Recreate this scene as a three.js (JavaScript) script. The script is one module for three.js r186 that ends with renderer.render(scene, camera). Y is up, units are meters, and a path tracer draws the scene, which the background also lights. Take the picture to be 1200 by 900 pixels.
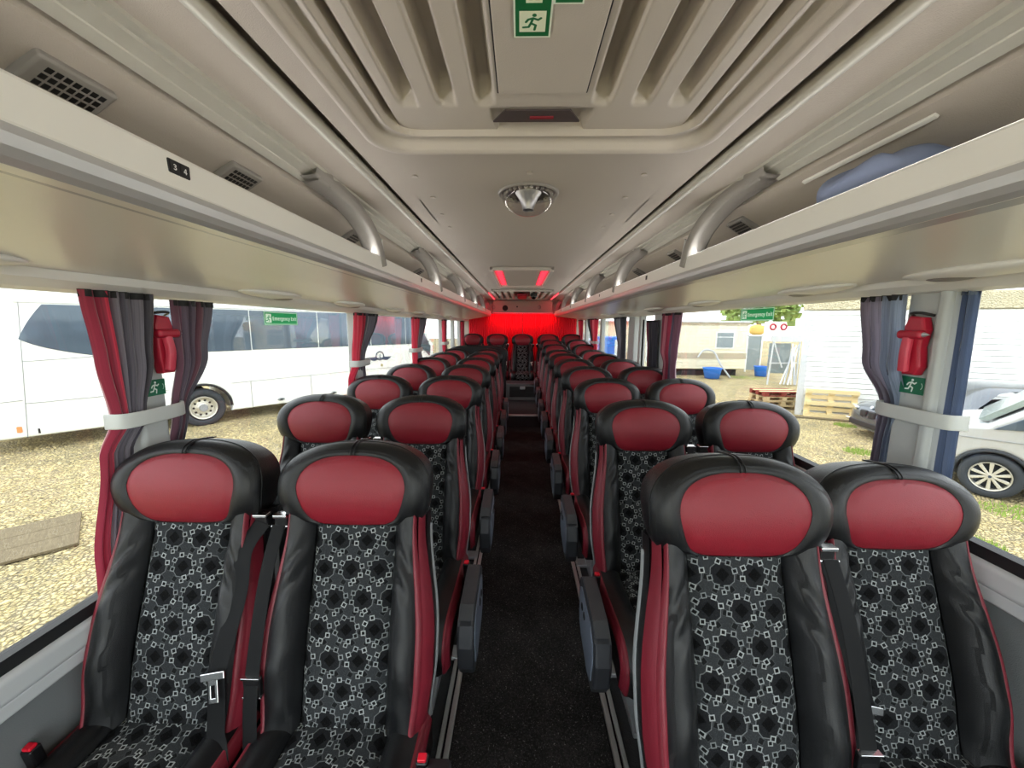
import * as THREE from 'three';
import { RoundedBoxGeometry } from 'three/addons/geometries/RoundedBoxGeometry.js';
import { mergeGeometries } from 'three/addons/utils/BufferGeometryUtils.js';
import { RectAreaLightUniformsLib } from 'three/addons/lights/RectAreaLightUniformsLib.js';

// ------------------------------------------------------------------ camera, sky, exposure
const scene = new THREE.Scene();
const D = Math.PI / 180;
const EYE = new THREE.Vector3(-0.05, 1.45, 0);
const FOCAL = 460;                                            // pixels in a 1200 x 900 frame
const camera = new THREE.PerspectiveCamera(2 * Math.atan(450 / FOCAL) / D, 4 / 3, 0.02, 300);
camera.position.copy(EYE);
camera.rotation.set(-8.49 * D, 1.12 * D, 0.34 * D, 'YXZ');
camera.updateMatrixWorld(true);
scene.add(camera);
const renderer = new THREE.WebGLRenderer({ antialias: true });
renderer.toneMapping = THREE.LinearToneMapping;
renderer.toneMappingExposure = 2.2;
renderer.shadowMap.enabled = true;
RectAreaLightUniformsLib.init();
scene.background = new THREE.Color(0.93, 0.97, 1.0);          // even overcast sky
scene.backgroundIntensity = 3.2;
const sun = new THREE.DirectionalLight(0xfff1dc, 1.2);        // sun veiled by thin cloud: soft
sun.position.set(-6, 18, -5); sun.castShadow = true; sun.shadow.radius = 14;
Object.assign(sun.shadow.camera, { left: -30, right: 30, top: 30, bottom: -30, near: 1, far: 80 });
sun.shadow.mapSize.set(2048, 2048);
scene.add(sun); scene.add(sun.target);

// ------------------------------------------------------------------ helpers
let seed = 7;
const rnd = () => { seed = (seed * 1664525 + 1013904223) >>> 0; return seed / 4294967296; };
const rr = (a, b) => a + (b - a) * rnd();
const lerp = (a, b, t) => a + (b - a) * t;
const clamp = (x, a = 0, b = 1) => Math.min(b, Math.max(a, x));
const sstep = (a, b, x) => { const t = clamp((x - a) / (b - a)); return t * t * (3 - 2 * t); };
const GROUND = -1.1, FILL_STRIP = 13.5;
const RM = camera.matrixWorld.clone().setPosition(0, 0, 0);
function px(u, v, plane) {                                     // the point of a plane x, y or z = const seen in a pixel
  const d = new THREE.Vector3((u - 600) / FOCAL, (450 - v) / FOCAL, -1).applyMatrix4(RM);
  const k = 'x' in plane ? 'x' : 'y' in plane ? 'y' : 'z';
  return EYE.clone().addScaledVector(d, (plane[k] - EYE[k]) / d[k]);
}
const used = {};
function numbered(n) { const k = used[n] = (used[n] ?? -1) + 1; return k ? `${n}_${String(k).padStart(3, '0')}` : n; }
function uvMetres(g) {
  const p = g.attributes.position; if (!g.attributes.normal) g.computeVertexNormals();
  const n = g.attributes.normal, uv = new Float32Array(p.count * 2);
  for (let i = 0; i < p.count; i++) {
    const ax = Math.abs(n.getX(i)), ay = Math.abs(n.getY(i)), az = Math.abs(n.getZ(i));
    const x = p.getX(i), y = p.getY(i), z = p.getZ(i);
    uv[2 * i] = ax > ay && ax > az ? z : x; uv[2 * i + 1] = ay >= ax && ay >= az ? z : y;
  }
  g.setAttribute('uv', new THREE.BufferAttribute(uv, 2)); return g;
}
function clean(g) { const o = g.index ? g.toNonIndexed() : g; for (const k of Object.keys(o.attributes)) if (!['position', 'normal', 'uv'].includes(k)) o.deleteAttribute(k); return o; }
function merge(list) { return list.length === 1 ? list[0] : mergeGeometries(list.map(clean)); }
function obj(name, geo, material, parent = scene) {
  const g = Array.isArray(geo) ? merge(geo) : geo;
  if (!g.userData.ownUV) uvMetres(g);
  const m = new THREE.Mesh(g, material);
  m.name = parent === scene ? numbered(name) : name; m.castShadow = m.receiveShadow = true;
  parent.add(m); return m;
}
function tag(o, label, category, group, kind) {
  o.userData.label = label; if (category) o.userData.category = category;
  if (group) o.userData.group = group; if (kind) o.userData.kind = kind; return o;
}
function thing(name, label, category, pos = [0, 0, 0], turn = 0, group) {
  const o = new THREE.Group(); o.name = numbered(name); scene.add(o); o.position.set(...pos); o.rotation.y = turn;
  return tag(o, label, category, group);
}
function struct(name, geo, material, label) { const m = obj(name, geo, material); m.name = name; m.userData.kind = 'structure'; if (label) m.userData.label = label; return m; }
function rbox(x0, x1, y0, y1, z0, z1, r = 0.006, seg = 2) {
  const w = Math.abs(x1 - x0), h = Math.abs(y1 - y0), d = Math.abs(z1 - z0);
  const g = new RoundedBoxGeometry(w, h, d, seg, Math.min(r, w / 2.05, h / 2.05, d / 2.05));
  g.translate((x0 + x1) / 2, (y0 + y1) / 2, (z0 + z1) / 2); return g;
}
function bx(x0, x1, y0, y1, z0, z1) {
  const g = new THREE.BoxGeometry(Math.abs(x1 - x0), Math.abs(y1 - y0), Math.abs(z1 - z0));
  g.translate((x0 + x1) / 2, (y0 + y1) / 2, (z0 + z1) / 2); return g;
}
function patch(nu, nv, P, UV) {                               // surface from a function of (0..1, 0..1)
  const pos = [], uv = [], idx = [];
  for (let j = 0; j <= nv; j++) for (let i = 0; i <= nu; i++) {
    pos.push(...P(i / nu, j / nv)); if (UV) uv.push(...UV(i / nu, j / nv));
  }
  for (let j = 0; j < nv; j++) for (let i = 0; i < nu; i++) { const a = j * (nu + 1) + i, b = a + nu + 1; idx.push(a, a + 1, b, a + 1, b + 1, b); }
  const g = new THREE.BufferGeometry();
  g.setAttribute('position', new THREE.Float32BufferAttribute(pos, 3)); g.setIndex(idx); g.computeVertexNormals();
  if (UV) { g.setAttribute('uv', new THREE.Float32BufferAttribute(uv, 2)); g.userData.ownUV = true; }
  return g;
}
const V = (x, y, z) => new THREE.Vector3(x, y, z);
function tube(pts, r, seg = 24, rad = 8) { return new THREE.TubeGeometry(new THREE.CatmullRomCurve3(pts.map(p => V(...p))), seg, r, rad); }
function rod(a, b, r, rad = 8) {
  const A = V(...a), B = V(...b), g = new THREE.CylinderGeometry(r, r, A.distanceTo(B), rad);
  g.applyQuaternion(new THREE.Quaternion().setFromUnitVectors(V(0, 1, 0), B.clone().sub(A).normalize()));
  const c = A.add(B).multiplyScalar(0.5); g.translate(c.x, c.y, c.z); return g;
}
function prismZ(pts, z0, z1, bevel = 0) {                     // closed (x, y) outline run along z
  const s = new THREE.Shape(pts.map(p => new THREE.Vector2(...p)));
  const g = new THREE.ExtrudeGeometry(s, { depth: Math.abs(z1 - z0) - 2 * bevel, bevelEnabled: bevel > 0, bevelSize: bevel, bevelThickness: bevel, bevelSegments: 2, bevelOffset: -bevel });
  g.translate(0, 0, Math.min(z0, z1) + bevel); return g;
}
function prismX(pts, x0, x1, bevel = 0) {                     // closed (z, y) outline run along x
  const g = prismZ(pts.map(([z, y]) => [-z, y]), x0, x1, bevel); g.rotateY(Math.PI / 2); return g;
}
function sweep(pts, w, t, seg = 28, ref = V(1, 0, 0)) {       // rounded flat bar along a curve; w runs along ref
  const c = new THREE.CatmullRomCurve3(pts.map(p => V(...p)));
  const N = 12;
  return patch(N, seg, (u, v) => {
    const T = c.getTangent(v), S = ref.clone().addScaledVector(T, -ref.dot(T)).normalize(), B = T.clone().cross(S);
    const a = u * 2 * Math.PI, ca = Math.cos(a), sa = Math.sin(a);
    const p = c.getPoint(v).addScaledVector(S, w / 2 * Math.sign(ca) * Math.abs(ca) ** 0.5).addScaledVector(B, t / 2 * Math.sign(sa) * Math.abs(sa) ** 0.5);
    return [p.x, p.y, p.z];
  });
}
const ring = (R, r, rad = 8, seg = 32) => new THREE.TorusGeometry(R, r, rad, seg);

// ------------------------------------------------------------------ textures and materials
function noiseTex(n, f, srgb, repeatMetres) {
  const a = new Uint8Array(n * n * 4);
  for (let j = 0; j < n; j++) for (let i = 0; i < n; i++) { const c = f(i / n, j / n, i, j), k = 4 * (j * n + i); a[k] = clamp(c[0], 0, 255); a[k + 1] = clamp(c[1], 0, 255); a[k + 2] = clamp(c[2], 0, 255); a[k + 3] = 255; }
  const t = new THREE.DataTexture(a, n, n); t.wrapS = t.wrapT = THREE.RepeatWrapping; t.magFilter = THREE.LinearFilter; t.minFilter = THREE.LinearMipmapLinearFilter; t.generateMipmaps = true;
  if (srgb) t.colorSpace = THREE.SRGBColorSpace; t.repeat.set(1 / repeatMetres, 1 / repeatMetres); t.needsUpdate = true; return t;
}
function lattice(k) { const a = new Float32Array(k * k); for (let i = 0; i < k * k; i++) a[i] = rnd(); return (u, v) => { const x = u * k, y = v * k, i = Math.floor(x), j = Math.floor(y), fx = x - i, fy = y - j, s = t => t * t * (3 - 2 * t), g = (p, q) => a[((q % k + k) % k) * k + ((p % k + k) % k)]; return lerp(lerp(g(i, j), g(i + 1, j), s(fx)), lerp(g(i, j + 1), g(i + 1, j + 1), s(fx)), s(fy)); }; }
const l8 = lattice(8), l16 = lattice(16), l32 = lattice(32), l64 = lattice(64), l128 = lattice(128), l200 = lattice(200);
function cells(k) { const P = []; for (let i = 0; i < k * k; i++) P.push([rnd(), rnd(), rnd()]); return (u, v) => { const x = u * k, y = v * k, i0 = Math.floor(x), j0 = Math.floor(y); let d1 = 9, d2 = 9, id = 0; for (let j = j0 - 1; j <= j0 + 1; j++) for (let i = i0 - 1; i <= i0 + 1; i++) { const p = P[((j + k) % k) * k + ((i + k) % k)], d = Math.hypot(i + p[0] - x, j + p[1] - y); if (d < d1) { d2 = d1; d1 = d; id = p[2]; } else if (d < d2) d2 = d; } return [d1, d2, id]; }; }
const c48 = cells(48), c64 = cells(64);
const leatherBump = noiseTex(256, (u, v) => { const [a, b] = c48(u, v), g = 110 + 130 * clamp((b - a) * 2.2); return [g, g, g]; }, false, 0.09);
const grainBump = noiseTex(256, (u, v) => { const g = 255 * (0.5 * l128(u, v) + 0.3 * l64(u, v) + 0.2 * rnd()); return [g, g, g]; }, false, 0.12);
const carpetMap = noiseTex(512, (u, v) => { const n = 0.5 * l128(u, v) + 0.5 * rnd(), s = 75 * sstep(0.80, 0.95, l200(u, v)), g = 24 + 46 * n * n + s + 12 * l8(u, v); return [g * 1.02, g, g * 1.0]; }, true, 0.6);
const carpetBump = noiseTex(256, (u, v) => { const g = 255 * (0.6 * rnd() + 0.4 * l128(u, v)); return [g, g, g]; }, false, 0.3);
const gravelMap = noiseTex(1024, (u, v) => {
  const [a, b, id] = c64(u, v), [a2, , id2] = c64(u * 2 % 1, v * 2 % 1), e = clamp((b - a) * 3), t = 0.6 * id + 0.4 * id2, big = l8(u, v), mid = l32(u, v);
  const k = (0.55 + 0.45 * e) * (0.8 + 0.32 * t) * (0.9 + 0.16 * big);
  const warm = 0.5 * mid + 0.5 * id2;
  return [k * lerp(196, 226, warm), k * lerp(182, 204, warm), k * lerp(150, 138, warm)];
}, true, 3.2);
const gravelBump = noiseTex(512, (u, v) => { const [a, b] = c64(u, v), g = 255 * clamp((b - a) * 1.8); return [g, g, g]; }, false, 3.2);
const woodMap = noiseTex(256, (u, v) => { const g = 0.5 * l64(u, v * 0.1) + 0.3 * l200(u, v * 0.06) + 0.2 * rnd(); return [150 + 70 * g, 132 + 64 * g, 100 + 50 * g]; }, true, 0.5);
const std = (color, roughness = 0.6, o = {}) => new THREE.MeshPhysicalMaterial({ color, roughness, ...o });
const rgb = (r, g, b) => new THREE.Color().setRGB(r, g, b);
const M = {
  leather: std(0x141517, 0.34, { bumpMap: leatherBump, bumpScale: 0.0006, specularIntensity: 0.8 }),
  leatherGrey: std(0x3a3c40, 0.45, { bumpMap: leatherBump, bumpScale: 0.0006 }),
  redLeather: std(0x821525, 0.46, { bumpMap: leatherBump, bumpScale: 0.0006 }),
  redPiping: std(0x741c2a, 0.42, { bumpMap: leatherBump, bumpScale: 0.0004 }),
  seam: std(0x0e0e10, 0.7),
  shell: std(0x8f9294, 0.5), shellDark: std(0x2c2e33, 0.5, { bumpMap: grainBump, bumpScale: 0.0004 }),
  panelBlue: std(0x6d7686, 0.4), steel: std(0xb9bcc0, 0.35, { metalness: 0.7 }), chrome: std(0xe4e5e6, 0.18, { metalness: 1 }),
  aluminium: std(0xc9cbca, 0.38, { metalness: 0.55 }),
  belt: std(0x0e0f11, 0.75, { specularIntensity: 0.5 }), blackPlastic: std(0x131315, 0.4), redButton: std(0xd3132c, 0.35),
  carpet: std(0xffffff, 0.97, { specularIntensity: 0.3, map: carpetMap, bumpMap: carpetBump, bumpScale: 0.004 }),
  floorGrey: std(0x2a2b2d, 0.9, { bumpMap: carpetBump, bumpScale: 0.003 }),
  ceiling: std(0xb4aca3, 0.85, { bumpMap: grainBump, bumpScale: 0.0006 }),
  ceilingSide: std(0xb4aca3, 0.85, { bumpMap: grainBump, bumpScale: 0.0006 }),
  hatch: std(0xc0b8b0, 0.7, { bumpMap: grainBump, bumpScale: 0.0004 }),
  rack: std(0xf3f1ec, 0.34, { clearcoat: 0.5, clearcoatRoughness: 0.3, bumpMap: grainBump, bumpScale: 0.0002 }),
  lip: std(0xeeede9, 0.4), lipTrim: std(0xc3c3c5, 0.28, { metalness: 0.3 }),
  duct: std(0xbdbbb2, 0.45, { metalness: 0.15 }), arm: std(0x8f8b87, 0.5),
  wallGrey: std(0x74787a, 0.7, { bumpMap: grainBump, bumpScale: 0.0005 }), pillar: std(0xb4b8b8, 0.6), sill: std(0xc9ccce, 0.45), rubber: std(0x1c1d1f, 0.6),
  glass: new THREE.MeshPhysicalMaterial({ color: rgb(0.67, 0.68, 0.68), roughness: 0.0, transmission: 1, thickness: 0, ior: 1.45 }),
  tie: std(0xc3c7c6, 0.6), hammerRed: std(0xb01b35, 0.4), hammerGrip: std(0xd0455a, 0.4),
  ledRed: new THREE.MeshStandardMaterial({ color: 0x551015, emissive: rgb(1, 0.03, 0.06), emissiveIntensity: 0.8 }),
  fillGlow: new THREE.MeshStandardMaterial({ color: 0xffffff, emissive: rgb(1, 0.965, 0.92), emissiveIntensity: 2 }),
  rearCurtain: std(0xd9122b, 0.85), bag: std(0x75809c, 0.85), white: std(0xe9ebe8, 0.4), whiteGloss: std(0xeef0ec, 0.25, { clearcoat: 0.5 }),
  darkGlass: std(0x5c6a78, 0.06, { metalness: 0.35 }), tyre: std(0x33373c, 0.8), wheelAlu: std(0xd7d3c6, 0.35, { metalness: 0.5 }),
  silver: std(0xc3c5c6, 0.3, { metalness: 0.35, clearcoat: 0.6 }), carDark: std(0x4e545c, 0.25, { metalness: 0.4, clearcoat: 0.8 }), carGlass: std(0x98a5a0, 0.05, { metalness: 0.2 }),
  gravel: std(0xffffff, 0.95, { map: gravelMap, bumpMap: gravelBump, bumpScale: 0.03 }),
  wood: std(0xffffff, 0.85, { map: woodMap }), paleWood: std(0xe8d3a0, 0.8, { bumpMap: woodMap, bumpScale: 0.002 }), greyWood: std(0x9a9c9e, 0.9, { map: woodMap }), redWood: std(0xb0565a, 0.8, { map: woodMap }),
  cream: std(0xe6e0c6, 0.6), tan: std(0xb8ac94, 0.6), greyPane: std(0x8b9598, 0.15), blue: std(0x2f78d8, 0.5), yellow: std(0xd9b45a, 0.6), brick: std(0xb0795a, 0.9), moss: std(0xd8cfae, 0.95, { bumpMap: gravelBump, bumpScale: 0.03 }),
  leaf: std(0x9fb66a, 0.9), grass: std(0x8fae48, 0.9), orange: std(0xd98d57, 0.4), emblem: std(0x39435c, 0.5), emblemGold: std(0x9b9560, 0.5), stone: std(0xc9bf9d, 0.9),
};
M.emblem.polygonOffset = true;

// woven seat fabric: dark diamonds in a net of small outlined squares
function fabricTexture() {
  const c = document.createElement('canvas'); c.width = c.height = 1024; const g = c.getContext('2d');
  g.fillStyle = '#2e3032'; g.fillRect(0, 0, 1024, 1024);
  const n = 4, P = 1024 / n;
  const wrapped = f => { for (const ox of [-1024, 0, 1024]) for (const oy of [-1024, 0, 1024]) { g.save(); g.translate(ox, oy); f(); g.restore(); } };
  const sq = (x, y, s, a, fill, line, w) => wrapped(() => { g.translate(x, y); g.rotate(a); g.fillStyle = fill; g.fillRect(-s / 2, -s / 2, s, s); if (line) { g.strokeStyle = line; g.lineWidth = w; g.strokeRect(-s / 2, -s / 2, s, s); } });
  const spots = []; for (let j = 0; j < n; j++) for (let i = 0; i < n; i++) spots.push([i * P + (j % 2) * P / 2, j * P]);
  const oct = (x, y, r, f) => { for (let k = 0; k < 8; k++) f(x + r * Math.cos((k + 0.5) * Math.PI / 4 + 0.12), y + r * Math.sin((k + 0.5) * Math.PI / 4 + 0.12), k); };
  for (const [x, y] of spots) wrapped(() => { g.fillStyle = '#1b1c1e'; g.strokeStyle = '#66696b'; g.lineWidth = 7; g.beginPath(); oct(x, y, P * 0.40, (a, b, k) => k ? g.lineTo(a, b) : g.moveTo(a, b)); g.closePath(); g.fill(); g.stroke(); });
  for (const [x, y] of spots) for (const [dx, dy, a] of [[0.5, 0.08, 0.3], [0.25, 0.42, 0.9], [-0.25, 0.44, 0.5]]) sq(x + dx * P, y + dy * P, P * 0.17, a, '#151617', '#3f4143', 5);
  for (const [x, y] of spots) {
    sq(x, y, P * 0.30, Math.PI / 4 + rr(-0.12, 0.12), '#070708', null, 0);
    oct(x, y, P * 0.40, (a, b, k) => { if (k % 2 || rnd() > 0.35) sq(a, b, P * 0.135, rr(-0.5, 0.5), '#0e0f10', ['#868a8b', '#747879', '#999d9d'][Math.floor(rnd() * 3)], 9); });
    sq(x + P * 0.02, y + P * 0.5, P * 0.12, rr(-0.3, 0.3), '#101112', '#8d9191', 8);
  }
  for (let k = 0; k < 24000; k++) { g.fillStyle = rnd() > 0.5 ? 'rgba(0,0,0,0.20)' : 'rgba(150,155,155,0.13)'; g.fillRect(rnd() * 1024, rnd() * 1024, 3, 3); }
  const t = new THREE.CanvasTexture(c); t.wrapS = t.wrapT = THREE.RepeatWrapping; t.colorSpace = THREE.SRGBColorSpace; t.repeat.set(1 / 0.30, 1 / 0.30); return t;
}
M.fabric = std(0xffffff, 0.95, { specularIntensity: 0.25, map: fabricTexture(), bumpMap: carpetBump, bumpScale: 0.0008 });
function canvasMat(w, h, draw, o = {}) { const c = document.createElement('canvas'); c.width = w; c.height = h; draw(c.getContext('2d'), w, h); const t = new THREE.CanvasTexture(c); t.colorSpace = THREE.SRGBColorSpace; return std(0xffffff, 0.5, { map: t, ...o }); }
function runner(g, x, y, s, col) {                            // running figure and doorway
  g.save(); g.translate(x, y); g.scale(s, s); g.strokeStyle = g.fillStyle = col; g.lineWidth = 9; g.lineCap = g.lineJoin = 'round';
  g.beginPath(); g.arc(6, -34, 8, 0, 7); g.fill();
  const L = (...p) => { g.beginPath(); g.moveTo(p[0], p[1]); for (let i = 2; i < p.length; i += 2) g.lineTo(p[i], p[i + 1]); g.stroke(); };
  L(2, -20, -6, 4); L(2, -20, 20, -12, 30, -20); L(2, -20, -16, -14, -24, -2); L(-6, 4, 12, 14, 8, 36); L(-6, 4, -14, 22, -34, 24); g.restore();
}
function flat(w, h) { const g = new THREE.PlaneGeometry(w, h); g.userData.ownUV = true; return g; }
const emergencyExit = canvasMat(512, 160, (g, w, h) => { g.fillStyle = '#1d9a5c'; g.fillRect(0, 0, w, h); g.strokeStyle = '#dff3e4'; g.lineWidth = 8; g.strokeRect(10, 10, w - 20, h - 20); g.fillStyle = '#e4f5e6'; g.fillRect(28, 28, 76, 104); runner(g, 66, 84, 0.95, '#1d9a5c'); g.fillStyle = '#e8f7ea'; g.font = 'bold 62px sans-serif'; g.textBaseline = 'middle'; g.fillText('Emergency Exit', 118, 82, 372); }, { transmission: 0.5, roughness: 0.9, side: THREE.DoubleSide });
const exitFigure = canvasMat(256, 180, (g, w, h) => { g.fillStyle = '#0f6a4c'; g.fillRect(0, 0, w, h); runner(g, 118, 92, 1.7, '#e7f3ec'); g.strokeStyle = '#e7f3ec'; g.lineWidth = 6; g.beginPath(); g.arc(190, 90, 44, -0.8, 0.8); g.stroke(); });
const hatchExit = canvasMat(160, 512, (g, w, h) => { g.fillStyle = '#e9f5e6'; g.fillRect(0, 0, w, h); g.fillStyle = '#0c6b3a'; g.fillRect(8, 8, w - 16, h - 16); g.fillStyle = '#eef6dc'; g.fillRect(24, 362, 112, 116); runner(g, 80, 424, 1.15, '#0c6b3a'); g.save(); g.translate(80, 340); g.rotate(-Math.PI / 2); g.fillStyle = '#eef6dc'; g.font = 'bold 92px sans-serif'; g.textBaseline = 'middle'; g.fillText('EXIT', 10, 4); g.restore(); });
const greenSign = canvasMat(128, 256, (g, w, h) => { g.fillStyle = '#e9f5e6'; g.fillRect(0, 0, w, h); g.fillStyle = '#0c6b3a'; g.fillRect(8, 8, w - 16, h - 16); g.fillStyle = '#eef6dc'; g.beginPath(); g.moveTo(64, 200); g.lineTo(28, 150); g.lineTo(100, 150); g.fill(); g.fillRect(52, 60, 24, 96); });
const plateMat = n => canvasMat(64, 64, (g, w, h) => { g.fillStyle = '#141416'; g.fillRect(0, 0, w, h); if (n) { g.fillStyle = '#e8e8e8'; g.font = 'bold 44px sans-serif'; g.textAlign = 'center'; g.textBaseline = 'middle'; g.fillText(n, 32, 34); } });

// ------------------------------------------------------------------ the bus shell
const ZF = 1.5, ZR = -8.2;                                     // front and rear ends of the saloon
const SIDE = { L: { s: -1, sill: 0.695, top: 1.535 }, R: { s: 1, sill: 0.86, top: 1.56 } };
struct('floor', bx(-1.2, 1.2, -0.06, 0, ZR, ZF), M.floorGrey, 'dark floor under the coach seats');
struct('trim_1', rbox(-0.275, 0.275, 0, 0.008, -5.5, ZF, 0.003), M.carpet, 'black speckled carpet runner along the aisle');
for (const s of [-1, 1]) {
  struct(s < 0 ? 'trim_2' : 'trim_3', [rbox(s * 0.278, s * 0.296, 0, 0.022, -5.5, 1.2, 0.003), rbox(s * 0.306, s * 0.322, 0, 0.014, -5.5, 1.2, 0.003)], M.aluminium, 'aluminium seat rails along the aisle edge');
}
// steps up to the rear seats
struct('trim_4', [bx(-0.30, 0.30, 0, 0.18, -8.1, -5.5)], M.floorGrey, 'step up at the end of the aisle');
struct('trim_5', rbox(-0.30, 0.30, 0.165, 0.188, -5.52, -5.48, 0.004), M.aluminium, 'pale metal edge of the aisle step');
struct('trim_6', [bx(-1.18, 1.18, 0.0, 0.47, ZR, -6.62)], M.floorGrey, 'raised platform under the rear seats');
{
  const t = thing('step_locker', 'grey framed locker door in the riser below the middle rear seat', 'locker', [0, 0.185, -6.615]);
  obj('frame', [rbox(-0.29, 0.29, 0, 0.05, 0, 0.03), rbox(-0.29, 0.29, 0.235, 0.285, 0, 0.03), rbox(-0.29, -0.22, 0.05, 0.235, 0, 0.03), rbox(0.22, 0.29, 0.05, 0.235, 0, 0.03)], M.wallGrey, t);
  obj('grille', merge(Array.from({ length: 9 }, (_, i) => rbox(-0.21, 0.21, 0.06 + i * 0.019, 0.07 + i * 0.019, 0, 0.012, 0.002, 1))), M.blackPlastic, t);
  obj('shade_backing', bx(-0.22, 0.22, 0.05, 0.235, 0, 0.004), M.blackPlastic, t);  // near-black sheet painted as the shade behind the grille
  obj('latch', [rbox(-0.045, 0.045, 0.19, 0.24, 0.02, 0.045, 0.01)], M.steel, t);
}
for (const k of ['L', 'R']) {
  const { s, sill, top } = SIDE[k], side = k === 'L' ? 'left' : 'right';
  struct('wall_' + side, bx(s * 1.205, s * 1.27, -0.1, sill - 0.02, ZR, ZF), M.wallGrey, 'grey plastic side panel under the coach windows');
  struct('trim_' + (k === 'L' ? 7 : 8), [rbox(s * 1.172, s * 1.21, sill - 0.085, sill - 0.016, ZR, ZF, 0.018, 4), rbox(s * 1.18, s * 1.21, sill - 0.12, sill - 0.08, ZR, ZF, 0.008)], M.sill, 'pale grey ledge below the windows');
  struct('trim_' + (k === 'L' ? 9 : 10), [bx(s * 1.185, s * 1.22, sill - 0.026, sill + 0.016, ZR, ZF)], M.rubber, 'black rubber seal at the foot of the windows');
  struct('wall_' + side + '_header', [bx(s * 1.17, s * 1.26, top, 2.06, ZR, ZF)], M.rack, 'panel above the coach windows');
}
struct('ceiling_roof_skin', [bx(-1.26, 1.26, 2.06, 2.10, ZR, ZF)], M.ceilingSide, 'roof of the coach');
struct('wall_rear', [bx(-1.26, 1.26, -0.1, 2.1, ZR - 0.06, ZR), rbox(-0.62, 0.62, 1.68, 1.96, ZR, ZR + 0.06, 0.03)], M.ceiling, 'pale bulkhead above the red rear curtain');
struct('wall_front', [bx(-1.27, 1.27, -0.1, 0.35, ZF, ZF + 0.06), bx(-1.27, 1.27, 1.98, 2.1, ZF, ZF + 0.06), bx(-1.27, -1.2, 0.35, 1.98, ZF, ZF + 0.06), bx(1.2, 1.27, 0.35, 1.98, ZF, ZF + 0.06)], M.wallGrey, 'front wall around the windscreen');
struct('window_1', bx(-1.2, 1.2, 0.35, 1.98, ZF + 0.02, ZF + 0.03), new THREE.MeshPhysicalMaterial({ color: rgb(0.93, 0.95, 0.94), roughness: 0, transmission: 1, thickness: 0, ior: 1.45 }), 'windscreen');  // out of view behind the camera; kept large and clear to light the cabin

// pillars and panes; (z near, z far) of every pillar
const pillars = { L: [[0.50, 0.41], [-1.10, -1.19], [-2.64, -2.74], [-4.28, -4.36], [-5.62, -5.72], [-6.60, -6.66], [-7.3, -7.4]], R: [[0.6, 0.5], [-1.135, -1.27], [-3.30, -3.60], [-4.0, -4.06], [-4.22, -4.44], [-5.9, -6.0], [-7.3, -7.42]] };
let wn = 2, tn = 11;
for (const k of ['L', 'R']) {
  const { s, sill, top } = SIDE[k];
  let z = ZF;
  for (const [a, b] of [...pillars[k], [ZR, ZR]]) {
    struct('window_' + wn++, bx(s * 1.205, s * 1.211, sill, top + 0.03, a, z), M.glass, 'tinted side window of the coach'); z = b;
    if (a > ZR) struct('trim_' + tn++, [rbox(s * 1.155, s * 1.216, sill - 0.02, top + 0.02, b, a, 0.014, 3)], M.pillar, 'pale grey pillar between two side windows');
  }
}
struct('trim_' + tn++, rbox(1.138, 1.165, 0.84, 1.56, -1.168, -1.137, 0.012, 3), M.pillar, 'rounded pillar edge beside the exit sign');
struct('trim_' + tn++, rbox(1.17, 1.2, 0.83, 1.52, -4.045, -4.0, 0.006), M.rubber, 'black frame of the door window');

// ------------------------------------------------------------------ ceiling
const CY = 1.97, SEAM = 0.55;
{ // flat centre panel with the hatch opening left out
  const hx = 0.47, hz0 = 0.35, hz1 = -1.235;
  struct('ceiling', [rbox(-SEAM, -hx, CY, CY + 0.02, ZR, ZF, 0.004), rbox(hx, SEAM, CY, CY + 0.02, ZR, ZF, 0.004), bx(-hx - 0.01, hx + 0.01, CY, CY + 0.02, ZR, hz1), bx(-hx - 0.01, hx + 0.01, CY, CY + 0.02, hz0, ZF)], M.ceiling, 'pale grey fabric ceiling panel above the aisle');
  let n = 30;
  for (const s of [-1, 1]) {
    struct('trim_' + n++, [bx(s * 0.53, s * 0.62, CY + 0.055, CY + 0.062, ZR, ZF), bx(s * 0.53, s * 0.535, CY + 0.018, CY + 0.056, ZR, ZF), bx(s * 0.615, s * 0.62, CY + 0.018, CY + 0.056, ZR, ZF)], M.ceiling, 'deep narrow slot beside the ceiling panel');
    struct('trim_' + n++, [tube([[s * 0.583, CY - 0.004, ZF], [s * 0.583, CY - 0.004, -3], [s * 0.583, CY - 0.004, ZR]], 0.0165, 4, 12)], M.duct, 'rounded moulding along the ceiling slot');
    struct('trim_' + n++, prismZ([[s * 0.59, CY + 0.012], [s * 0.60, CY - 0.008], [s * 0.69, CY - 0.022], [s * 0.70, CY + 0.02], [s * 0.6, CY + 0.04]], ZR, ZF), M.ceilingSide, 'side strip of the ceiling');
  }
  // clips on the ceiling
  const spots = [[486, 206], [507, 231], [518, 251], [527, 266], [755, 204], [733, 231], [717, 251], [707, 266], [621, 202]];
  for (const [u, v] of spots) { const p = px(u, v, { y: CY }); const c = obj('ceiling_clip', [new THREE.CylinderGeometry(0.008, 0.011, 0.004, 12).translate(p.x, CY - 0.002, p.z)], M.hatch); tag(c, 'small pale button fixed in the ceiling panel', 'button', 'buttons in the ceiling panel'); }
}
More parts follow.
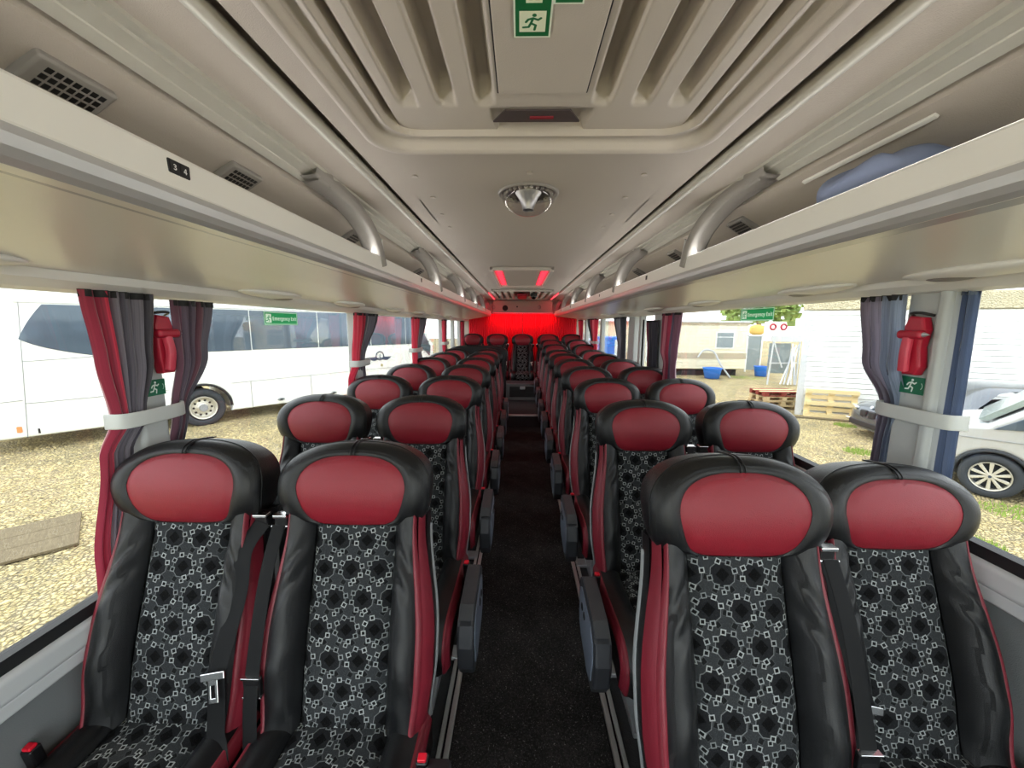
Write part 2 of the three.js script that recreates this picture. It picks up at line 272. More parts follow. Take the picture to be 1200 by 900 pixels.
// roof hatch: ribbed liner in a rounded frame
{
  const t = thing('roof_hatch', 'ribbed pale roof hatch with green exit signs and rounded frame', 'roof hatch', [0, CY, 0]);
  const zc = -0.44, hz = 0.80;                                 // centre and half length of the opening
  const rr2 = (a, b, r, N = 10) => { const P = []; for (const [cx, cz, a0] of [[a - r, b - r, 0], [-(a - r), b - r, 90], [-(a - r), -(b - r), 180], [a - r, -(b - r), 270]]) for (let i = 0; i <= N; i++) { const q = (a0 + 90 * i / N) * D; P.push([cx + r * Math.cos(q), cz + r * Math.sin(q)]); } return P; };
  const prof = [[0.480, 0.004, 0.10], [0.478, -0.016, 0.10], [0.470, -0.027, 0.10], [0.460, -0.029, 0.10], [0.450, -0.022, 0.095], [0.444, -0.006, 0.09], [0.436, 0.002, 0.09], [0.415, 0.002, 0.085], [0.410, -0.006, 0.085], [0.403, -0.006, 0.08], [0.398, 0.045, 0.075]];
  const loops = prof.map(([a, y, r]) => rr2(a, hz - (0.478 - a), r).map(([x, z]) => [x, y, zc + z]));
  const K = loops[0].length;
  obj('frame', patch(K, (prof.length - 1) * 2, (u, v) => { const i = Math.round(u * K) % K, f = v * (prof.length - 1), j = Math.min(prof.length - 2, Math.floor(f)), q = f - j; return [0, 1, 2].map(c => lerp(loops[j][i][c], loops[j + 1][i][c], q)); }), M.hatch, t);
  // liner: a height field with three grooves on each side
  const zEnd = -1.05, grooves = [-0.325, -0.232, -0.14, 0.14, 0.235, 0.325];
  const h = (x, z) => {
    let y = 0.010;
    for (const gx of grooves) { const d = Math.abs(x - gx), e = sstep(zEnd - 0.005, zEnd + 0.055, z) ; y += 0.045 * e * (1 - sstep(0.012, 0.026, d)); }
    const q = Math.max(Math.abs(x) - (0.125 - 0.35 * (-1.05 - z) * 0.5), 0);
    y += 0.030 * (1 - sstep(0, 0.012, q)) * (1 - sstep(-1.075, -1.06, z)) * 1.0;
    return y + 0.03 * sstep(0.375, 0.40, Math.abs(x));
  };
  obj('liner', patch(220, 150, (u, v) => { const x = lerp(-0.402, 0.402, u), z = lerp(-1.165, 0.30, v); return [x, h(x, z), z]; }), M.hatch, t);
  obj('access_panel', rbox(-0.104, 0.096, 0.003, 0.016, -0.985, 0.25, 0.003), M.hatch, t);
  obj('panel_gap', rbox(-0.107, 0.099, 0.006, 0.0115, -0.988, 0.253, 0.001), M.seam, t);
  const w = obj('handle_window', prismZ([[-0.125, 0], [0.10, 0], [0.07, 0.055], [-0.092, 0.055]], 0, 0.004).rotateX(-Math.PI / 2 + 0).rotateX(Math.PI).translate(0, 0.009, -1.115), std(0x4b4243, 0.5), t);
  tag(w, 'dark smoky window in the hatch edge');
  obj('release_handle', [rod([-0.03, 0.006, -1.09], [0.03, 0.006, -1.09], 0.006)], M.redLeather, t);
  const a = obj('exit_sign', flat(0.066, 0.21).rotateX(Math.PI / 2).translate(-0.033, 0.0015, -0.70), hatchExit, t); tag(a, 'green EXIT sign with a running figure');
  obj('direction_sign', flat(0.05, 0.10).rotateX(Math.PI / 2).translate(0.025, 0.0015, -0.68), greenSign, t);
}
// dome lamp
{
  const t = thing('ceiling_dome', 'round clear dome fitting in the middle of the ceiling', 'ceiling light', [-0.022, CY, -1.65]);
  obj('bezel', [ring(0.113, 0.008, 8, 40).rotateX(Math.PI / 2).translate(0, -0.002, 0)], M.arm, t);
  const pts = []; for (let i = 0; i <= 16; i++) { const a = i / 16 * Math.PI / 2; pts.push(new THREE.Vector2(0.110 * Math.sin(a) + 1e-4, -0.088 * Math.cos(a))); }
  obj('lens', new THREE.LatheGeometry(pts, 40), new THREE.MeshPhysicalMaterial({ color: rgb(0.9, 0.88, 0.88), transmission: 1, roughness: 0.04, thickness: 0, ior: 1.5 }), t);
  const cone = []; for (let i = 0; i <= 12; i++) { const a = i / 12; cone.push(new THREE.Vector2(0.022 + 0.030 * a ** 1.6, -0.066 + 0.064 * a)); }
  obj('reflection_cone', new THREE.LatheGeometry(cone, 32), M.steel, t);  // solid cone stands in for the tulip-shaped reflection in the lens
  obj('reflector_dish', [new THREE.CylinderGeometry(0.109, 0.109, 0.004, 40)], std(0x4a3d3d, 0.4, { metalness: 0.5 }), t);
  const beads = []; for (let i = 0; i < 26; i++) { const a = i / 26 * 2 * Math.PI; beads.push(new THREE.SphereGeometry(0.007, 8, 6).translate(0.092 * Math.cos(a), -0.008, 0.092 * Math.sin(a))); }
  obj('lens_facets', beads, M.arm, t);
}
// rear ceiling lamp with two red strips
{
  const t = thing('ceiling_light_panel', 'rectangular ceiling light with two glowing red strips', 'ceiling light', [-0.04, CY, -4.35]);
  const W = 0.29, L = 0.72;
  obj('frame', [rbox(-W, W, -0.03, 0, L - 0.06, L, 0.008), rbox(-W, W, -0.05, 0, -L, -L + 0.05, 0.008), rbox(-W, -W + 0.035, -0.04, 0, -L, L, 0.008), rbox(W - 0.035, W, -0.04, 0, -L, L, 0.008)], M.hatch, t);
  obj('centre_panel', rbox(-0.17, 0.17, -0.03, 0, -L + 0.05, L - 0.06, 0.006), M.ceiling, t);
  for (const s of [-1, 1]) {
    obj('light_strip', rbox(s * 0.185, s * 0.245, -0.026, -0.002, -L + 0.08, L - 0.10, 0.006), M.ledRed, t);
    const li = new THREE.RectAreaLight(new THREE.Color(1, 0.05, 0.07), 2.2, 0.055, 1.1); li.position.set(-0.04 + s * 0.215, CY - 0.034, -4.35); li.rotation.x = -Math.PI / 2; scene.add(li);
  }
}
// second hatch at the rear
{
  const t = thing('roof_hatch', 'small ribbed roof hatch ahead of the rear bulkhead', 'roof hatch', [-0.02, CY, -6.6]);
  obj('frame', [rbox(-0.46, 0.46, -0.05, 0, -0.75, -0.70, 0.01), rbox(-0.46, 0.46, -0.03, 0, 0.70, 0.75, 0.01), rbox(-0.46, -0.42, -0.04, 0, -0.75, 0.75, 0.01), rbox(0.42, 0.46, -0.04, 0, -0.75, 0.75, 0.01)], M.hatch, t);
  for (let i = 0; i < 8; i++) if (i !== 3 && i !== 4) obj('rib', rbox(-0.38 + i * 0.1, -0.33 + i * 0.1, -0.045, 0, -0.66, 0.6, 0.012), M.hatch, t);
  obj('handle', [rbox(-0.08, 0.08, -0.06, -0.02, -0.5, 0.3, 0.02)], M.redLeather, t);
}
{
  const t = thing('security_camera', 'small black camera dome hanging from the rear ceiling', 'camera', [0.15, CY, -6.0]);
  obj('mount', [new THREE.CylinderGeometry(0.05, 0.055, 0.03, 20).translate(0, -0.06, 0)], M.blackPlastic, t);
  obj('stalk', [new THREE.CylinderGeometry(0.02, 0.02, 0.06, 12).translate(0, -0.03, 0)], M.blackPlastic, t);
  obj('dome', [new THREE.SphereGeometry(0.048, 20, 14).translate(0, -0.085, 0)], std(0x0c0c0e, 0.12), t);
}
{ // bulkhead fittings
  for (const [u, v, r, nm, lb] of [[592, 361, 0.05, 'speaker', 'round black loudspeaker in the rear bulkhead'], [606, 359.5, 0.014, 'sensor', 'tiny black sensor in the rear bulkhead']]) {
    const p = px(u, v, { z: ZR + 0.06 }); const t = thing(nm, lb, nm, [p.x, p.y, ZR + 0.061]);
    obj('bezel', [ring(r, r * 0.16, 8, 24)], M.blackPlastic, t); obj('cone', [new THREE.CylinderGeometry(r, r * 0.8, 0.012, 24).rotateX(Math.PI / 2)], M.seam, t);
  }
  for (const s of [-1, 1]) { const p = px(s < 0 ? 578.5 : 632, 360, { z: ZR + 0.06 }); const o = obj('reading_spot', [new THREE.SphereGeometry(0.035, 16, 10).scale(1, 1.3, 0.4).translate(p.x, p.y, ZR + 0.06)], M.arm); tag(o, 'small grey oval spotlight at the end of the rear bulkhead', 'spotlight', 'spotlights on the rear bulkhead'); }
}
// red mood light strips along the rear ceiling slots
for (const s of [-1, 1]) {
  const o = obj('red_light_strip', [bx(s * 0.552, s * 0.566, CY + 0.004, CY + 0.012, -8.1, -6.5)], M.ledRed); tag(o, s < 0 ? 'thin glowing red light strip in the ceiling slot, coach side of the aisle' : 'thin glowing red light strip in the ceiling slot, caravan side of the aisle', 'light strip', 'red light strips at the rear');
  const li = new THREE.RectAreaLight(new THREE.Color(1, 0.05, 0.07), 14, 0.014, 1.5); li.position.set(s * 0.559, CY - 0.0, -7.3); li.rotation.x = -Math.PI / 2; scene.add(li);
}

// ------------------------------------------------------------------ luggage racks
for (const k of ['L', 'R']) {
  const { s, top } = SIDE[k], where = k === 'L' ? 'above the seats facing the white coach' : 'above the seats facing the silver van';
  const t = thing('luggage_rack', `long cream overhead luggage rack with pale lip ${where}`, 'luggage rack', [0, 0, 0]);
  const X = p => p.map(([x, y]) => [s * x, y]);
  const under = (x) => lerp(1.637, top + 0.025, sstep(0.60, 1.20, x) * 0.75 + 0.25 * (x - 0.66) / 0.5);
  const up = [], lo = []; for (let i = 0; i <= 14; i++) { const x = lerp(0.662, 1.172, i / 14); lo.push([x, under(x)]); }
  for (let i = 14; i >= 0; i--) { const x = lerp(0.70, 1.172, i / 14); up.push([x, under(x) + 0.022]); }
  obj('shelf', prismZ(X([...lo, ...up]), ZR, ZF - 0.02), M.rack, t);
  obj('window_cornice', prismZ(X([[1.09, under(1.09) - 0.001], [1.10, top + 0.012], [1.13, top - 0.006], [1.17, top - 0.012], [1.2, top - 0.01], [1.2, top + 0.03], [1.12, top + 0.04]]), ZR, ZF - 0.02), M.lip, t);
  const lipPts = [[0.662, 1.742], [0.654, 1.741], [0.6485, 1.735], [0.646, 1.70], [0.645, 1.682], [0.649, 1.674], [0.67, 1.674], [0.672, 1.735]];
  obj('lip', prismZ(X(lipPts), ZR, ZF - 0.02), M.lip, t);
  const trimPts = [[0.6455, 1.679], [0.644, 1.668], [0.647, 1.654], [0.653, 1.643], [0.662, 1.636], [0.69, 1.632], [0.70, 1.66], [0.68, 1.68]];
  obj('lip_trim', prismZ(X(trimPts), ZR, ZF - 0.02), M.lipTrim, t);
  obj('duct_rail', [prismZ(X([[0.69, 1.948], [0.691, 1.940], [0.702, 1.937], [0.703, 1.940], [0.712, 1.937], [0.713, 1.931], [0.742, 1.922], [0.743, 1.919], [0.765, 1.909], [0.770, 1.916], [0.76, 1.95]]), ZR, ZF - 0.02)], M.duct, t);
  obj('back_panel', prismZ(X([[0.781, 1.900], [0.86, 1.858], [0.95, 1.802], [1.04, 1.735], [1.10, 1.665], [1.12, 1.58], [1.17, 1.58], [1.17, 1.75], [0.95, 1.85], [0.87, 1.89], [0.785, 1.96], [0.781, 1.96]]), ZR, ZF - 0.02), M.ceilingSide, t);
  // air vents on the back panel
  const ventAt = k === 'L' ? [[78, 98, 0.125], [285, 206, 0.12], [412, 277, 0.12], [486, 318, 0.12]] : [[851, 263, 0.12], [772, 298, 0.12], [734, 318, 0.12]];
  for (const [u, v, len] of ventAt) {
    const q = px(u, v, { y: 1.862 }), ang = s * -0.555;
    const f = (g) => { g.rotateZ(ang); g.translate(s * 0.852, 1.860, q.z); return g; };
    obj('air_vent', f(rbox(-0.04, 0.04, -0.014, 0.006, -len / 2, len / 2, 0.006)), M.arm, t);
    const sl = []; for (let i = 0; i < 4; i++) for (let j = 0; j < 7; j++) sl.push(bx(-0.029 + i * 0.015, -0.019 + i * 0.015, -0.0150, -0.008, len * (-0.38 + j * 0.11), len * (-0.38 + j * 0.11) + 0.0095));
    obj('slot_shade', f(merge(sl)), M.blackPlastic, t);  // near-black blocks stand in for the shade inside the vent holes
  }
  if (k === 'R') obj('panel_strip', [rbox(-0.006, 0.006, -0.006, 0.002, px(910, 213, { y: 1.885 }).z, px(1058, 134, { y: 1.885 }).z, 0.002).rotateZ(-0.5).translate(0.805, 1.885, 0)], M.lip, t);
  // curved arms that hang the lip from the duct
  for (let i = 0; i < 6; i++) {
    const z = -1.36 - i * 1.27;
    obj('hanger_arm', sweep([[s * 0.735, 1.935, z + 0.02], [s * 0.728, 1.927, z - 0.09], [s * 0.715, 1.905, z - 0.21], [s * 0.697, 1.85, z - 0.32], [s * 0.684, 1.78, z - 0.375], [s * 0.676, 1.70, z - 0.40]], 0.08, 0.055), M.arm, t);
    obj('arm_socket', sweep([[s * 0.738, 1.94, z + 0.05], [s * 0.735, 1.936, z + 0.0], [s * 0.731, 1.93, z - 0.05]], 0.09, 0.05, 8), M.arm, t);
    obj('arm_fin', prismX([[z - 0.40, 1.735], [z - 0.425, 1.82], [z - 0.435, 1.825], [z - 0.47, 1.735]], s * 0.665 - 0.004, s * 0.665 + 0.004, 0.002), M.aluminium, t);
  }
  // reading light and air nozzle pods above the windows
  for (const z of (k === 'L' ? [-0.62, -1.62, -2.35, -3.2, -3.95, -4.7, -5.5] : [-1.0, -1.55, -2.45, -3.35, -4.3, -5.2])) {
    const y = under(1.04);
    obj('reading_light_pod', [new THREE.SphereGeometry(1, 24, 14).scale(0.055, 0.018, 0.19).translate(s * 1.06, y - 0.004, z)], M.lip, t);
    obj('pod_insert', [new THREE.SphereGeometry(1, 20, 10).scale(0.035, 0.014, 0.07).translate(s * 1.062, y - 0.012, z - 0.06)], M.arm, t);
  }
  // seat number plates on the lip
  const plates = k === 'L' ? [['3', px(203, 194.5, { x: -0.647 }).z], ['4', px(215, 199, { x: -0.647 }).z], ['', -2.42]] : [['', -2.25], ['', -3.55]];
  for (const [n, z] of plates) {
    const m = obj(n ? 'number_plate' : 'lip_socket', rbox(s * 0.6445, s * 0.649, 1.704, 1.727, z - 0.0115, z + 0.0115, 0.002, 1), M.blackPlastic, t);
    if (n) { const q = obj('numeral', flat(0.019, 0.019).rotateY(-s * Math.PI / 2).translate(s * 0.6438, 1.7155, z), plateMat(n), m); tag(q, 'white figure ' + n); }
  }
}
// added fill strips hidden behind the rack lips to brighten the dark interior
for (const s of [-1, 1]) {
  const t = thing('added_fill_strip', s < 0 ? 'added warm white fill strip hidden behind the rack lip, white coach side' : 'added warm white fill strip hidden behind the rack lip, van side', 'light strip', [s * 0.70, 1.748, -2.4]);
  obj('housing', rbox(Math.min(-s * 0.012, s * 0.016), Math.max(-s * 0.012, s * 0.016), -0.07, 0.008, -5, 3.4, 0.004), M.white, t);
  const d = obj('unseen_diffuser', rbox(-s * 0.016, -s * 0.011, -0.004, 0.006, -4.98, 3.38, 0.001), M.fillGlow, t);
  const li = new THREE.RectAreaLight(new THREE.Color(1, 0.965, 0.92), FILL_STRIP, 8.3, 0.014); li.position.set(s * 0.682, 1.751, -2.4); li.lookAt(0, 1.80, -2.4); scene.add(li);
}
{ // blue bag lying in the rack
  const z0 = -1.0;
  const g = patch(28, 20, (u, v) => {
    const a = u * 2 * Math.PI, b = (v - 0.5) * Math.PI, e = 0.55, f = (c) => Math.sign(c) * Math.abs(c) ** e;
    return [0.81 + 0.075 * f(Math.cos(b)) * f(Math.cos(a)) - 0.03 * f(Math.sin(b)), 1.742 + 0.085 * f(Math.sin(b)) + 0.008 * Math.sin(5 * a), -1.0 + 0.15 * f(Math.cos(b)) * f(Math.sin(a))];
  });
  tag(obj('bag', g, M.bag), 'soft grey blue bag lying in the overhead rack', 'bag');
}

// ------------------------------------------------------------------ seats
const HW = y => y < 0.62 ? lerp(0.215, 0.23, sstep(0.40, 0.55, y)) : lerp(0.23, 0.196, sstep(0.62, 0.90, y));
const spine = new THREE.CatmullRomCurve3([[0.36, 0.035], [0.46, 0.0], [0.56, -0.024], [0.68, -0.064], [0.78, -0.100], [0.86, -0.128], [0.93, -0.150]].map(([y, z]) => V(0, y, z)));
const spineLUT = Array.from({ length: 41 }, (_, i) => { const p = spine.getPointAt(i / 40), t = spine.getTangentAt(i / 40); return [p.y, p.z, -t.z, t.y]; });
function backPt(x, d, v) {                                    // x from the middle, d in front of the spine, v up the back
  const f = clamp(v) * 40, i = Math.min(39, Math.floor(f)), q = f - i, A = spineLUT[i], B = spineLUT[i + 1];
  const y = lerp(A[0], B[0], q), z = lerp(A[1], B[1], q), ny = lerp(A[2], B[2], q), nz = lerp(A[3], B[3], q);
  const hw = HW(y), ax = Math.abs(x), X = ax <= 0.112 ? x : Math.sign(x) * (0.112 + (ax - 0.112) * (hw - 0.112) / 0.118);
  return [X, y + ny * d, z + nz * d];
}
const bulge = v => 0.25 + 0.75 * sstep(0.02, 0.35, v) - 0.55 * sstep(0.55, 0.95, v);
function bolsterD(q, v, s) {
  let d = lerp(-0.010, 0.030, q) + 0.040 * bulge(v) * Math.sin(Math.PI * q ** 0.85) ** 0.8;
  const w = Math.exp(-(((v - 0.76) / 0.13) ** 2));            // folds of slack leather below the headrest
  d += 0.0065 * w * Math.sin((v * 9 - s * 0 + q * 1.5) * 5.2) * Math.sin(Math.PI * q);
  d += 0.004 * Math.exp(-(((v - 0.3) / 0.2) ** 2)) * Math.sin(v * 31 + q * 4) * q * (1 - q) * 3;
  return d;
}
const centreD = x => 0.005 * Math.cos(x / 0.112 * Math.PI / 2) - 0.014 * sstep(0.104, 0.112, Math.abs(x));
const arc = v => v * 0.6;
const HT = 0.116, HB = 0.110;
function outerAt(a) { const c = Math.cos(a), s = Math.sin(a), e = 2 / (s > 0 ? 2.45 : 6.5), y = (s > 0 ? HT : HB) * Math.sign(s) * Math.abs(s) ** e, w = 0.208 * (1 - (y < 0 ? 0.085 * (-y / HB) ** 1.5 : 0)); return [w * Math.sign(c) * Math.abs(c) ** e, y]; }
function innerAt(a) { const c = Math.cos(a), s = Math.sin(a), e = 2 / (s > 0 ? 2.5 : 6.5), y = (s > 0 ? 0.088 : HB - 0.003) * Math.sign(s) * Math.abs(s) ** e, w = 0.148 * (1 - (y < 0 ? 0.24 * (-y / HB) ** 1.25 : 0)); return [w * Math.sign(c) * Math.abs(c) ** e, y]; }
function evenly(f) {                                            // outline point at a fraction of its length, from the top
  const n = 1440, P = [], L = [0]; for (let i = 0; i <= n; i++) { P.push(f((0.25 + i / n) * 2 * Math.PI)); if (i) L.push(L[i - 1] + Math.hypot(P[i][0] - P[i - 1][0], P[i][1] - P[i - 1][1])); }
  const T = Array.from({ length: 481 }, (_, k) => { const d = k / 480 * L[n]; let i = 1; while (i < n && L[i] < d) i++; const q = (d - L[i - 1]) / (L[i] - L[i - 1] || 1); return [lerp(P[i - 1][0], P[i][0], q), lerp(P[i - 1][1], P[i][1], q)]; });
  return u => { const f = (((u % 1) + 1) % 1) * 480, i = Math.floor(f), q = f - i, A = T[i], B = T[Math.min(480, i + 1)]; return [lerp(A[0], B[0], q), lerp(A[1], B[1], q)]; };
}
const headOuter = evenly(outerAt), headInner = evenly(innerAt);
const HC = [1.004, -0.172];
const puff = y => 0.046 * (1 - ((y - 0.005) / 0.118) ** 2) - 0.012;   // the front swells at mid height
const headAt = (x, y, d, full = 0) => [x, HC[0] + y * 0.985 + d * 0.14, HC[1] - y * 0.20 + d + (1 - full) * puff(y)];
const cushPath = new THREE.CatmullRomCurve3([[-0.03, 0.420], [0.08, 0.412], [0.22, 0.418], [0.36, 0.432], [0.43, 0.428], [0.470, 0.400], [0.480, 0.350], [0.465, 0.29]].map(([z, y]) => V(0, y, z)));
const cushLUT = Array.from({ length: 61 }, (_, i) => { const p = cushPath.getPointAt(i / 60), t = cushPath.getTangentAt(i / 60); return [p.y, p.z, t.z, -t.y]; });
function cushPt(x, d, v) { const f = clamp(v) * 60, i = Math.min(59, Math.floor(f)), q = f - i, A = cushLUT[i], B = cushLUT[i + 1]; return [x, lerp(A[0], B[0], q) + lerp(A[2], B[2], q) * d, lerp(A[1], B[1], q) + lerp(A[3], B[3], q) * d]; }
// shared geometries, made once
const SG = {};
{
  SG.centre = patch(14, 26, (u, v) => { const x = lerp(-0.112, 0.112, u); return backPt(x, centreD(x), v); }, (u, v) => [lerp(-0.112, 0.112, u), arc(v)]);
  for (const s of [-1, 1]) {
    SG['bolster' + s] = patch(12, 44, (u, v) => backPt(s * lerp(0.112, 0.192, u), bolsterD(u, v, s), v));
    const band = (a, b, d0, d1) => patch(5, 30, (u, v) => { const taper = 1 - 0.45 * sstep(0.7, 1, v); return backPt(s * lerp(a, lerp(a, b, taper), u), lerp(d0, d1, u) + 0.006 * Math.sin(Math.PI * u) + (u === 1 ? -0.003 : 0), v); });
    SG['red' + s] = merge([band(0.192, 0.210, 0.030, 0.020), band(0.2095, 0.230, 0.019, -0.022)]);
    SG['side' + s] = patch(3, 24, (u, v) => backPt(s * lerp(0.229, 0.226, u), lerp(-0.026, -0.082, u), v));
    SG['edge' + s] = patch(6, 24, (u, v) => { const a = u * Math.PI; return backPt(s * (0.222 + 0.008 * Math.sin(a)), -0.088 + 0.014 * Math.cos(a), v * 0.93); });
    SG['cbol' + s] = patch(10, 30, (u, v) => cushPt(s * lerp(0.125, 0.205, u), lerp(-0.008, 0.006, u) + 0.024 * Math.sin(Math.PI * u ** 0.8), v));
    SG['cred' + s] = merge([patch(4, 30, (u, v) => cushPt(s * lerp(0.205, 0.219, u), lerp(0.006, -0.006, u) + 0.005 * Math.sin(Math.PI * u), v)), patch(4, 30, (u, v) => cushPt(s * lerp(0.218, 0.227, u), lerp(-0.007, -0.024, u) + 0.004 * Math.sin(Math.PI * u), v))]);
    SG['cside' + s] = patch(3, 30, (u, v) => { const p = cushPt(s * 0.226, lerp(-0.022, -0.11, u), v); return [p[0], Math.max(p[1], 0.285), p[2]]; });
  }
  SG.shell = patch(14, 20, (u, v) => { const a = (u - 0.5) * Math.PI; return backPt(0.226 * Math.sin(a), -0.084 - 0.045 * Math.cos(a) ** 0.6, v); });
  const T = Math.PI * 2;
  SG.headRed = patch(48, 10, (u, v) => { const [x, y] = headInner(u); return headAt(x * v, y * v, 0.034 - 0.010 * (x * v / 0.15) ** 2 - 0.004 * sstep(0.94, 1, v)); });
  SG.headFrame = patch(80, 16, (u, v) => {
    const [ix, iy] = headInner(u), [ox, oy] = headOuter(u);
    if (v <= 0.5) { const q = v / 0.5, thin = Math.min(1, Math.hypot(ox - ix, oy - iy) / 0.05), x = lerp(ix, ox, q); return headAt(x, lerp(iy, oy, q), 0.031 - 0.010 * Math.min(1, Math.abs(x / 0.15)) ** 2 + 0.008 * thin * Math.sin(Math.PI * q ** 0.7) - 0.016 * q ** 4 * thin); }
    const q = (v - 0.5) / 0.5, r = 1 + 0.014 * Math.sin(Math.PI * q) - 0.05 * q * q, thin = Math.min(1, Math.hypot(ox - ix, oy - iy) / 0.05);
    return headAt(ox * r, oy * r, lerp(0.021 - 0.016 * thin, -0.075, q), q);
  });
  SG.headBack = patch(48, 4, (u, v) => { const [x, y] = headOuter(u); return headAt(x * 0.95 * v, y * 0.95 * v, -0.075 - 0.012 * (1 - v * v), 1); });
  const seamPts = []; for (let i = 0; i <= 10; i++) { const q = i / 10, iy = headInner(0)[1], oy = headOuter(0)[1]; seamPts.push(q < 0.6 ? headAt(0, lerp(iy, oy, q / 0.6), 0.033 + 0.006 * Math.sin(Math.PI * (q / 0.6) ** 0.7) - 0.010 * (q / 0.6) ** 4) : headAt(0, oy * 1.006, lerp(0.012, -0.06, (q - 0.6) / 0.4), (q - 0.6) / 0.4)); }
  SG.headSeam = merge([-0.005, 0.005].map(o => tube(seamPts.map(([x, y, z]) => [x + o, y + 0.001, z + 0.001]), 0.0022, 24, 6)));
  const rim = []; for (let i = 0; i <= 40; i++) { const [ox, oy] = headOuter(-0.30 + 0.60 * i / 40); rim.push(headAt(ox * 1.003, oy * 1.003, -0.002, 0.12)); }
  SG.headPiping = tube(rim, 0.0022, 80, 6);
  SG.cCentre = patch(12, 34, (u, v) => { const x = lerp(-0.125, 0.125, u); return cushPt(x, 0.006 * Math.cos(x / 0.125 * 1.5) - 0.012 * sstep(0.117, 0.125, Math.abs(x)), v); }, (u, v) => [lerp(-0.125, 0.125, u), v * 0.62]);
  SG.pan = rbox(-0.215, 0.215, 0.262, 0.31, -0.06, 0.455, 0.012);
  SG.leg = prismX([[0.02, 0], [0.36, 0], [0.36, 0.02], [0.25, 0.05], [0.27, 0.27], [0.10, 0.27], [0.13, 0.05], [0.02, 0.02]], -0.02, 0.02, 0.004);
  SG.foot = rbox(-0.2, 0.2, 0.0, 0.02, 0.05, 0.12, 0.005);
  SG.slab = prismX([[0.10, 0.30], [0.105, 0.45], [0.15, 0.475], [0.36, 0.462], [0.425, 0.43], [0.445, 0.36], [0.43, 0.27], [0.39, 0.215], [0.30, 0.21], [0.16, 0.245]], -0.029, 0.029, 0.010);
  SG.slabCap = prismX([[0.13, 0.455], [0.15, 0.481], [0.365, 0.468], [0.415, 0.442], [0.40, 0.43], [0.355, 0.448]], -0.026, 0.026, 0.004);
  SG.slabFace = prismX([[0.14, 0.29], [0.14, 0.43], [0.17, 0.45], [0.35, 0.44], [0.40, 0.41], [0.415, 0.35], [0.39, 0.26], [0.33, 0.235], [0.19, 0.26]], -0.003, 0.003, 0.001);
  SG.buckle = rbox(-0.014, 0.014, 0.40, 0.475, -0.012, 0.012, 0.005);
  SG.buckleStalk = rbox(-0.010, 0.010, 0.30, 0.41, -0.005, 0.005, 0.002);
  SG.button = rbox(-0.010, 0.010, 0.466, 0.482, -0.0085, 0.0085, 0.003);
}
function ribbon(pts, w, t = 0.0025, seg = 40) { return sweep(pts, w, t, seg); }
const onBack = (x, v, lift) => { const ax = Math.abs(x), s = Math.sign(x); const d = ax < 0.112 ? centreD(x) : ax < 0.192 ? bolsterD((ax - 0.112) / 0.080, v, s) : 0.03 - (ax - 0.192) * 0.7; return backPt(x, d + lift, v); };
